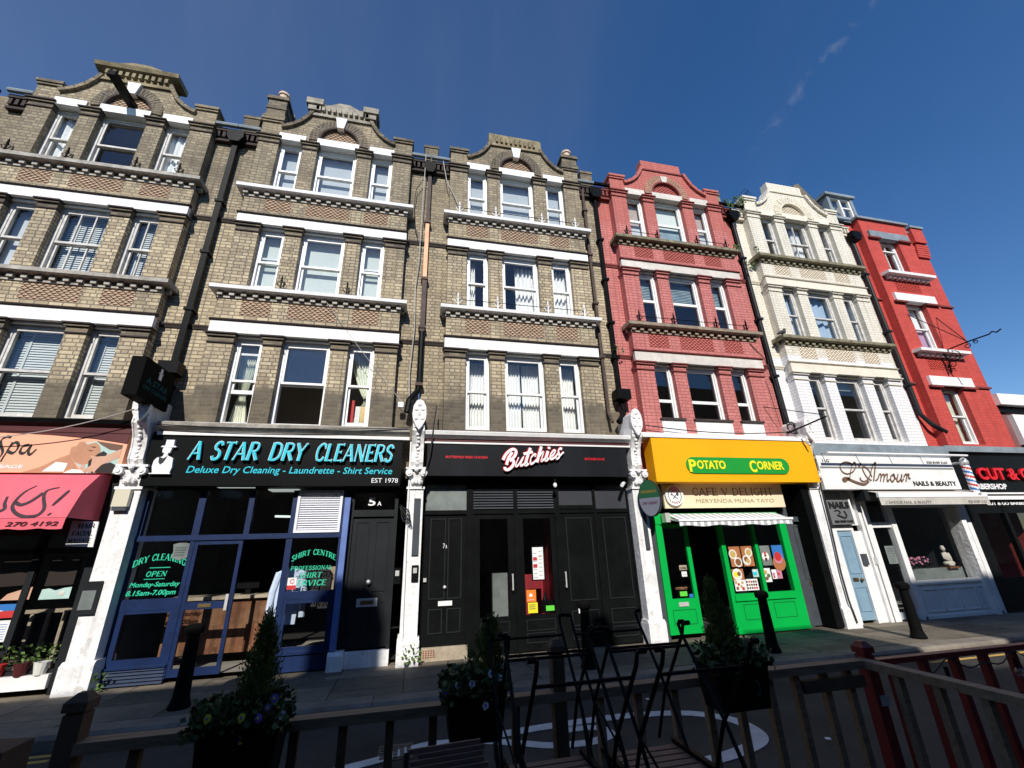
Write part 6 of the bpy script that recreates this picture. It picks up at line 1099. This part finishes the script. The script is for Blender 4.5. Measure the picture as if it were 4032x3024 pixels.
# cables
def cable(label, pts, r, m, name='cable', group='cables on the fronts'): c = MB(); c.tube(pts, r, 5); return solo(c, name, m, label, 'cable', group)
def sagc(a, b, s, n=10): a, b = Vector(a), Vector(b); return [tuple(a.lerp(b, i/n)-Vector((0,0,s*4*(i/n)*(1-i/n)))) for i in range(n+1)]
cable('pale cable drooping across the peach spa sign', sagc((-6.6,7.7,3.35),(-4.35,7.55,3.86),.12), .008, m_steel)
cable('black cable running along the ledge over the dry cleaners sign', sagc((-4.1,7.69,3.66),(-.1,7.68,3.72),.05), .008, m_cabled)
cable('pale cable hanging loose from the gutter beside the copper pipe', sagc((-.12,8.0,10.7),(-.16,8.15,5.0),0)[:6]+[(-.18,8.15,7.0),(-.15,8.14,6.0),(-.2,8.12,5.0),(-.16,8.05,4.2)], .011, m_steel)
cable('pale cable slanting from the gutter to the white spike on the net-curtained house', [(.30,8.05,10.7),(.4,8.0,10.0),(.68,7.92,9.25)], .011, m_steel)
cable('dark cable loop hanging beside the copper pipe', [(.05,8.1,9.95),(-.15,8.08,10.0),(-.3,8.1,9.7),(-.33,8.12,9.2),(-.28,8.12,8.6),(-.2,8.12,8.3)], .009, m_cabled)
cable('black cable across the foot of the pink house', sagc((4.7,7.9,3.98),(8.4,7.9,3.95),.1), .012, m_cabled)
cable('thin black cables draped beside the right edge of the pink house', [(7.9,7.98,6.2),(8.2,7.97,5.8),(8.3,7.97,5.3),(8.35,7.97,4.4),(8.45,7.95,4.0)], .01, m_cabled)
cable('black cable dropping beside the left end of the charcoal sign', [(.35,7.95,4.25),(.3,7.68,3.8),(.26,7.7,3.3),(.18,7.74,2.9),(.14,7.8,2.7)], .013, m_cabled)
cable('two thin cables crossing the dry cleaners bay to a small white box', sagc((-1.9,7.95,6.35),(-.25,8.0,4.25),.05), .006, m_steel)
cable('thick black cable down the white pilaster beside the pale blue door', [(8.6,7.75,3.3),(8.58,7.78,2.6),(8.56,7.8,1.8),(8.5,7.8,1.0),(8.5,7.8,.5),(8.55,7.8,.1)], .018, m_cabled)
cable('grey conduit down the white pilaster beside the door numbered 5A', [(-.09,7.84,3.5),(-.08,7.83,2.4),(-.06,7.83,.6),(-.05,7.83,.35)], .014, m_white)
c = MB()
for i in range(5): c.tube([(-.11+(.07+.008*i)*cos(t*pi/7+i),7.8-.01*i,2.22+(.11+.012*i)*sin(t*pi/7+i*.5)) for t in range(15)],.006,5)
solo(c,'cable_coil',m_cabled,'tangle of coiled cables on the white pilaster beside the door numbered 5A','cable')
c = MB(); c.box(.02,.13,7.83,7.86,1.58,2.5); solo(c,'cable_trunking',m_slate,'long dark trunking strip on the white pilaster left of the black chicken shop','trunking')
c = MB(); c.box(4.3,4.38,7.83,7.86,1.55,2.5); solo(c,'cable_trunking',m_slate,'long dark trunking strip on the white pilaster under the oval sign','trunking')
for x, z, lb in ((-.19,1.28,'black entry phone with a keypad beside the door numbered 5A'),(.09,1.31,'small black entry phone on the pilaster beside the door numbered 7a')):
    e = thing('entry_phone', lb, 'entry phone', (x,7.83,z)); c = MB(); c.box(x-.055,x+.055,7.82,7.86,z-.12,z+.12); c.build('case', m_black, e); c = MB(); c.box(x-.03,x+.03,7.815,7.82,z-.0,z+.08); c.build('button_plate', m_chrome, e)
c = MB(); c.box(-.37,-.27,7.97,8.02,4.2,4.3); solo(c,'junction_box',m_wlet,'small white junction box below the bend of the rusty drainpipe','junction box')
tp = thing('wire_tangle', 'dark tangle of wires and an iron spar over the right end of the orange sign', 'wires', (8.35,7.8,4)); c = MB(); c.tube([(8.2,7.9,3.9),(8.25,6.9,4.0)],.018,6); c.tube([(7.85,8.0,4.55),(8.25,6.95,4.05)],.009,5); c.build('spar', m_blackm, tp); c = MB()
for i in range(16): a = random.random()*6; c.tube([(8.3+.13*cos(a),7.85,4.0+.12*sin(a)),(8.3+.16*cos(a+1.3),7.8,4.0+.15*sin(a+1.2)),(8.3+.1*cos(a+2.6),7.85,4.0+.1*sin(a+2.5))],.008,4)
c.build('wires', m_cabled, tp)

# ------------------------------------------------------------------ bollards
def bollard(x, y, label):
    b = thing('bollard', label, 'bollard', (x,y,0), 'black bollards along the kerb')
    c = MB(); c.lathe(x,y,[(.115,0),(.12,.03),(.105,.06),(.088,.12),(.068,.74),(.07,.76)],14); c.build('post', m_boxblack, b, smooth=False)
    c = MB(); c.lathe(x,y,[(.07,.76),(.1,.775),(.105,.80),(.105,.835),(.09,.86),(.05,.875)],14); c.build('cap', m_boxblack, b); return b
bollard(-2.56,6.78,'black iron bollard in front of the blue dry cleaners doorway'); bollard(2.59,6.82,'black iron bollard in front of the black chicken shop'); bollard(5.64,6.74,'black iron bollard in front of the green cafe window'); bollard(8.58,6.74,'black iron bollard standing in the sun before the nail salon')

# ------------------------------------------------------------------ timber railings of the parklet
def post(x, y, w, z0, z1, mat, par, name='post', cap=True):
    c = MB(); c.box(x-w/2,x+w/2,y-w/2,y+w/2,z0,z1)
    if cap:
        e = w/2+.008; c.box(x-e,x+e,y-e,y+e,z1+.012,z1+.05)
        c.add([(x-e,y-e,z1+.05),(x+e,y-e,z1+.05),(x+e,y+e,z1+.05),(x-e,y+e,z1+.05),(x-.02,y-.02,z1+.085),(x+.02,y-.02,z1+.085),(x+.02,y+.02,z1+.085),(x-.02,y+.02,z1+.085)],[(0,1,5,4),(1,2,6,5),(2,3,7,6),(3,0,4,7),(4,5,6,7)]); c.box(x-w/2+.006,x+w/2-.006,y-w/2+.006,y+w/2-.006,z1,z1+.012)
    return c.build(name, mat, par)
RL = thing('timber_railing', 'natural timber railing with square balusters round the seating area', 'railing', (.8,2.93,-.12))
c = MB(); c.box(-1.5,3.12,2.885,2.975,.768,.815); c.prism([(3.115,.768),(3.2,.768),(3.2,.815),(3.115,.815)],-.5,2.974); c.build('top_rail', m_timber, RL)
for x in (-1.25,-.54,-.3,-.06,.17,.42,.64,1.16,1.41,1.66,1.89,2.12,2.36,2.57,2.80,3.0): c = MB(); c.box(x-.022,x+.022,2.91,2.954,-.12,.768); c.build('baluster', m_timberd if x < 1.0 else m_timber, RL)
for y_ in (2.7,2.46,2.22,1.98,1.74,1.5,1.26): c = MB(); c.box(3.135,3.18,y_-.022,y_+.022,-.12,.768); c.build('baluster', m_timber, RL)
c = MB(); c.box(2.6,3.1,2.89,2.93,.66,.73); c.build('lower_rail', m_timberd, RL)
post(-1.535,2.93,.085,-.12,.93,m_timberd,RL); post(.905,2.93,.075,-.12,1.0,m_timberd,RL)
RR = thing('timber_railing', 'red painted timber railing carrying string lights, right of the natural one', 'railing', (4.5,2.95,-.12))
c = MB(); c.box(3.29,9,2.92,2.98,.765,.80); c.build('top_rail', m_redw, RR)
for i in range(16): x = 3.42+.295*i; c = MB(); c.box(x-.025,x+.025,2.925,2.975,-.12,.765); c.build('baluster', m_redw, RR)
post(3.235,2.97,.08,-.12,.83,m_redw,RR); c = MB(); c.box(3.22,3.29,2.922,2.929,.53,.59); c.build('fixing_plate', m_steel, RR)
BP = thing('timber_post', 'thick plain timber post at the bottom left corner', 'post', (-1.62,2.2,-.12)); c = MB(); c.prismz([(-1.80,2.35),(-1.44,2.35),(-1.44,2.50),(-1.80,2.50)],-.12,.955); c.add([(-1.80,2.35,.957),(-1.44,2.35,.957),(-1.44,2.5,.957),(-1.80,2.5,.957),(-1.62,2.42,.99)],[(0,1,4),(1,2,4),(2,3,4),(3,0,4)]); c.build('shaft', m_timberd, BP)
sl2 = thing('string_light', 'string of clear bulbs strung along the red railing', 'string lights', (4.3,2.9,.75))
c = MB()
pts = []
for i in range(40): t = i/39; x = 3.3+t*2.2; pts.append((x, 2.915, .755-.06*abs(sin(t*11))-.02*sin(t*40)))
c.tube(pts,.005,4); c.build('cable', m_cabled, sl2)
for x in (3.86,4.55): 
    c = MB(); c.tube([(x,2.91,.72),(x,2.91,.66)],.014,8); c.build('lamp_holder', m_blackm, sl2); c = MB(); c.ball((x,2.91,.63),.026,10,(1,1,1.3)); c.build('bulb', g_bulb, sl2, smooth=True)

# ------------------------------------------------------------------ planters, shrubs and pansies
def planter(x, y, z, w, hgt, d, label):
    p = thing('rail_planter', label, 'planter', (x,y,z), 'black plastic planters hooked on the railing')
    c = MB(); k = .86
    o = [(-w/2,-d/2),(w/2,-d/2),(w/2,d/2),(-w/2,d/2)]
    lo = [(x+a*k, y+b*k, z-hgt) for a, b in o]; hi = [(x+a, y+b, z) for a, b in o]; ri = [(x+a*1.04, y+b*1.06, z) for a, b in o]; ro = [(x+a*1.04, y+b*1.06, z+.025) for a, b in o]; inn = [(x+a*.93, y+b*.92, z+.025) for a, b in o]; bot = [(x+a*.9, y+b*.88, z-.03) for a, b in o]
    L_ = [lo,hi,ri,ro,inn,bot]; vs = [q for g in L_ for q in g]; fs = [(3,2,1,0),(20,21,22,23)]
    for i in range(5):
        for j in range(4): fs.append((i*4+j, i*4+(j+1)%4, (i+1)*4+(j+1)%4, (i+1)*4+j))
    c.add(vs, fs); c.build('trough', m_plastic, p); c = MB(); c.box(x-w*.44,x+w*.44,y-d*.42,y+d*.42,z-.028,z-.005); c.build('soil', m_soil, p); return p
def conifer(x, y, z, hgt, r, label, lean=(0,0), n=2600):
    t = thing('dwarf_conifer', label, 'conifer', (x,y,z), 'dwarf conifers in the planters'); c = MB(); c.tube([(x,y,z-.05),(x+lean[0]*.5,y+lean[1]*.5,z+hgt*.5),(x+lean[0],y+lean[1],z+hgt*.9)],[.014,.009,.003],6); c.build('trunk', m_timberd, t)
    f = MB(); k = 0
    nb = n//26
    for i in range(nb):
        u = random.random()**.8; a = random.random()*2*pi; rr = r*(1-u)**.75*(.35+.65*min(1,u*6+.35)); hz = z+.02+u*hgt*.86
        root = Vector((x+lean[0]*u, y+lean[1]*u, hz-.02)); out = Vector((cos(a),sin(a),0)); L0 = rr*random.uniform(.75,1.12)
        for s_ in range(80):
            q = random.uniform(.25,1); p = root+out*L0*q+Vector((0,0,(.10+.05*random.random())*q*(.6+hgt*.5)))
            p += Vector((random.gauss(0,.010),random.gauss(0,.010),random.gauss(0,.014)))
            d = Vector((out.x*.5+random.gauss(0,.35), out.y*.5+random.gauss(0,.35), 1.0)); leafq(f, p, d, random.uniform(.012,.024), .17)
    f.build('foliage', m_leaf, t); return t
def pansies(x, y, z, w, d, label, flowers, n=800):
    t = thing('pansy_clump', label, 'flowers', (x,y,z), 'pansies in the planters'); f = MB()
    for i in range(n):
        a = random.uniform(-.56,.56)*w; b = random.uniform(-.55,.5)*d; hz = z+random.random()**1.4*.10-(.06 if abs(a) > .48*w or b < -.45*d else 0)*random.random()
        leafq(f, Vector((x+a,y+b,hz)), Vector((random.gauss(0,1)+a*4,random.gauss(-.5,.8),.7)), random.uniform(.018,.034), .5)
    f.build('foliage', m_leaf2, t)
    for fx, fz, m in flowers:
        c = MB(); p = Vector((x+fx, y-d*.5+random.uniform(-.02,.05), z+fz)); nrm = Vector((-.1,-1,.25)).normalized(); ax = Vector((1,0,0)); az = nrm.cross(ax).normalized()*-1
        for k in range(5):
            a = pi/2+k*2*pi/5+.3; cc = p+(ax*cos(a)+az*sin(a))*.009*(1.3 if k == 0 else .9); c.add([tuple(cc+(ax*cos(b)+az*sin(b))*.0098+nrm*(.002*k)) for b in [j*pi/4 for j in range(8)]],[tuple(range(8))])
        c.mi = 1; c.add([tuple(p+(ax*cos(b)+az*sin(b))*.006+nrm*.012) for b in [j*pi/3 for j in range(6)]],[tuple(range(6))]); c.build('flower', [m, m_purple if m is not m_purple else m_ypet], t)
    return t
px_ = [(-.77,2.76,.84,.36,.27),(.38,2.78,.885,.31,.19),(1.98,2.76,.905,.36,.215)]
planter(-.735,2.76,.86,.35,.26,.22,'black plastic planter on the railing holding the tall conifer, nearest the wooden post')
planter(.38,2.78,.885,.31,.2,.2,'black plastic planter on the railing holding white pansies, behind the slatted seat')
planter(1.98,2.76,.905,.37,.22,.2,'black plastic planter with a pale ring mark, behind the upturned chairs at the right')
conifer(-.70,2.76,.86,.42,.112,'tall wispy conifer in the planter before the dry cleaners',(0,0),3000); conifer(.43,2.78,.90,.29,.12,'small dark leaning conifer above the white pansies',(.05,0),2000); conifer(1.96,2.76,.92,.42,.12,'narrow pointed conifer in the planter before the green cafe',(-.03,0),2400)
pansies(-.745,2.74,.88,.36,.24,'yellow and purple pansies round the tall conifer',[(-.11,.055,m_ypet),(.03,.045,m_ypet),(.13,.065,m_purple),(.155,.105,m_purple),(.02,-.06,m_ypet),(.19,.03,m_wpet),(.1,.035,m_purple)],1000)
pansies(.38,2.76,.91,.32,.22,'white pansies round the small leaning conifer',[(-.10,.045,m_wpet),(-.03,.05,m_wpet),(.07,.09,m_wpet),(.12,.06,m_wpet),(.04,-.05,m_wpet),(-.165,.0,m_purple)],820)
pansies(1.98,2.74,.93,.38,.22,'low green pansy leaves round the narrow pointed conifer',[(-.18,.01,m_ypet)],820)
c = MB(); c.prism([(2.05+.03*cos(t),.80+.042*sin(t)) for t in [pi*.55-i*pi*1.1/10 for i in range(11)]]+[(2.05+.02*cos(t),.80+.03*sin(t)) for t in [-pi*.55+i*pi*1.1/10 for i in range(11)]],2.655,2.658); c.build('ring_mark', m_slate, bpy.data.objects['rail_planter.002'])
c = MB()
for i in range(120): a = random.random()*.5; leafq(c, Vector((-1.55+a, 2.3+random.random()*.1, .70+random.random()*.06)), Vector((random.gauss(0,1),-.5,.8)), .035)
solo(c,'pansy_clump',m_leaf2,'dark leaves poking up at the bottom left beside the thick timber post','plant')

# ------------------------------------------------------------------ upturned folding chairs on a slatted table
def chair(label, xl, xr, y0):
    ch = thing('folding_chair', label, 'folding chair', ((xl+xr)/2,y0+.27,.70), 'upturned folding chairs'); r = .0085
    ya, yb = y0+.53, y0; Z = 1.235
    fa = [(0,ya-.035,Z),(0,ya,Z+.002),(0,ya-.02,Z-.03)]
    for x in (xl+.0, xr-.0):
        s_ = 1 if x == xl else -1
        c = MB(); c.tube([(x-s_*.02,ya,Z),(x,ya,Z-.005),(x,ya-.02,Z-.05),(x,y0+.27,.885),(x,y0+.13,.65)],r,7); c.build('leg', m_blackm, ch)
        c = MB(); c.tube([(x+s_*.012-s_*.02,yb,Z),(x+s_*.012,yb,Z-.005),(x+s_*.012,yb+.02,Z-.05),(x+s_*.012,y0+.27,.885),(x+s_*.012,y0+.40,.64)],r,7); c.build('leg', m_blackm, ch)
        c = MB(); c.tube([(x-s_*.034,ya,Z),(x-s_*.006,ya,Z)],.0115,7); c.build('foot_cap', m_blackm, ch); c = MB(); c.tube([(x-s_*.024,yb,Z),(x+s_*.004,yb,Z)],.0115,7); c.build('foot_cap', m_blackm, ch)
        c = MB(); c.tube([(x,y0+.27,.885),(x+s_*.05,y0+.05,.70)],.0055,5); c.build('brace', m_blackm, ch)
    c = MB(); c.tube([(xl,ya-.055,1.14),(xr,ya-.055,1.14)],.0065,7); c.build('crossbar', m_blackm, ch); c = MB(); c.tube([(xl+.012,yb+.05,1.14),(xr-.012,yb+.05,1.14)],.0065,7); c.build('crossbar', m_blackm, ch)
    se = MB()
    for i in range(6): yy = y0-.10+i*.055; se.box(xl+.015,xr-.03,yy,yy+.043,.655,.672)
    s0 = se.build('seat', m_slat, ch); fr_ = MB()
    for x in (xl+.005, xr-.03): fr_.box(x,x+.025,y0-.12,y0+.24,.672,.692)
    fr_.build('seat_frame', m_blackm, s0)
    return ch
chair('upturned folding chair behind on the left, its feet before the black shop door',.455,.885,2.235)
chair('upturned folding chair in front on the left, nearest the slatted seat',.45,.865,1.73)
chair('upturned folding chair behind on the right, before the white pilaster base',.955,1.375,2.22)
chair('upturned folding chair in front on the right, before the narrow conifer',.95,1.36,1.73)
tb = thing('slatted_table', 'dark slatted table under the upturned folding chairs', 'table', (.9,2.1,-.12)); c = MB()
for i in range(9): yy = 1.70+i*.075; c.box(.40,1.42,yy,yy+.06,.60,.622)
c.build('table_top', m_slat, tb)
for x in (.45,1.36):
    for yy in (1.75,2.3): c = MB(); c.box(x,x+.035,yy,yy+.035,-.12,.60); c.build('leg', m_blackm, tb)
fc = thing('folding_chair', 'folded slatted chair leaning below the white pansies', 'folding chair', (.2,2.1,.3)); c = MB()
for i in range(26):
    t_ = i/25; x0 = .04+(.03 if i % 5 == 1 else -.008 if i % 4 == 0 else 0); x1 = .325+.055*t_+(.012 if i % 3 == 1 else 0)
    yy = 2.17-i*.0165; z = .872-i*.0138; c.add([(x0,yy,z),(x1,yy+.01,z+.004),(x1,yy+.019,z+.004),(x0,yy+.009,z),(x0,yy-.001,z-.016),(x1,yy+.009,z-.012),(x1,yy+.018,z-.012),(x0,yy+.008,z-.016)],[(0,1,2,3),(4,7,6,5),(0,4,5,1),(3,2,6,7),(0,3,7,4),(1,5,6,2)])
c.build('slats', m_slat, fc); c = MB()
for x in (.025,.385): c.tube([(x,2.17,.86),(x,1.84,.55),(x,1.6,-.12)],.01,6)
c.build('frame', m_blackm, fc)

# ------------------------------------------------------------------ the row across the street: throws the shade, shows in the window panes
OPP = [(-30,-9.3,9.9,'long'),(-9.3,-5.0,9.95,'a'),(-5.0,-.7,9.95,'b'),(-.7,3.4,9.95,'c'),(3.4,5.1,10.15,'d'),(5.1,7.3,8.1,'e'),(7.3,40,10.9,'f')]
for i, (x0, x1, zt, k) in enumerate(OPP):
    o = thing('opposite_house', ('wide brick house across the street, reflected at the left end','brick house across the street, reflected in the spa house panes','tall-stacked brick house across the street, reflected in the dry cleaners panes','brick house across the street with a pot on its parapet','narrow brick house across the street','low brick house across the street, letting the sun through','wide brick house across the street, reflected at the right end')[i], 'house', ((x0+x1)/2,-6,0))
    c = MB(); c.box(x0,x1,-16,-6,-.1,zt); c.build('wall', m_dark, o)
    g = MB(); xx = x0+.8
    while xx < x1-1 and k not in 'e':
        for z in (4.2,6.9): g.box(xx,xx+.9,-6.02,-5.99,z,z+1.5)
        xx += 1.5
    if g.v: g.build('window', g_dark, o)
    if k in 'abd' or k == 'long' or k == 'f':
        g = MB(); step = 4.27; xx = x0+2.1
        while xx < x1 and (k in ('f','long')): g.prism([(xx-1,zt-.02),(xx+1,zt-.02),(xx+.5,zt+.9),(xx-.5,zt+.9)],-9,-8.7); xx += step
        if g.v: g.build('gable', m_dark, o)
c = MB(); c.prism([(-4.25,9.9),(-3.2,9.9),(-3.25,11.15),(-3.45,11.35),(-4.0,11.35),(-4.2,11.15)],-6.6,-6.02); c.build('chimney', m_dark, bpy.data.objects['opposite_house.002'])
c = MB(); c.lathe(.5,-6.4,[(.28,9.9),(.26,10.6),(.16,10.85)],10); c.build('chimney_pot', m_clay, bpy.data.objects['opposite_house.003']); c = MB(); c.lathe(-8.2,-6.4,[(.3,9.9),(.2,10.25)],10); c.build('chimney_pot', m_clay, bpy.data.objects['opposite_house.001'])
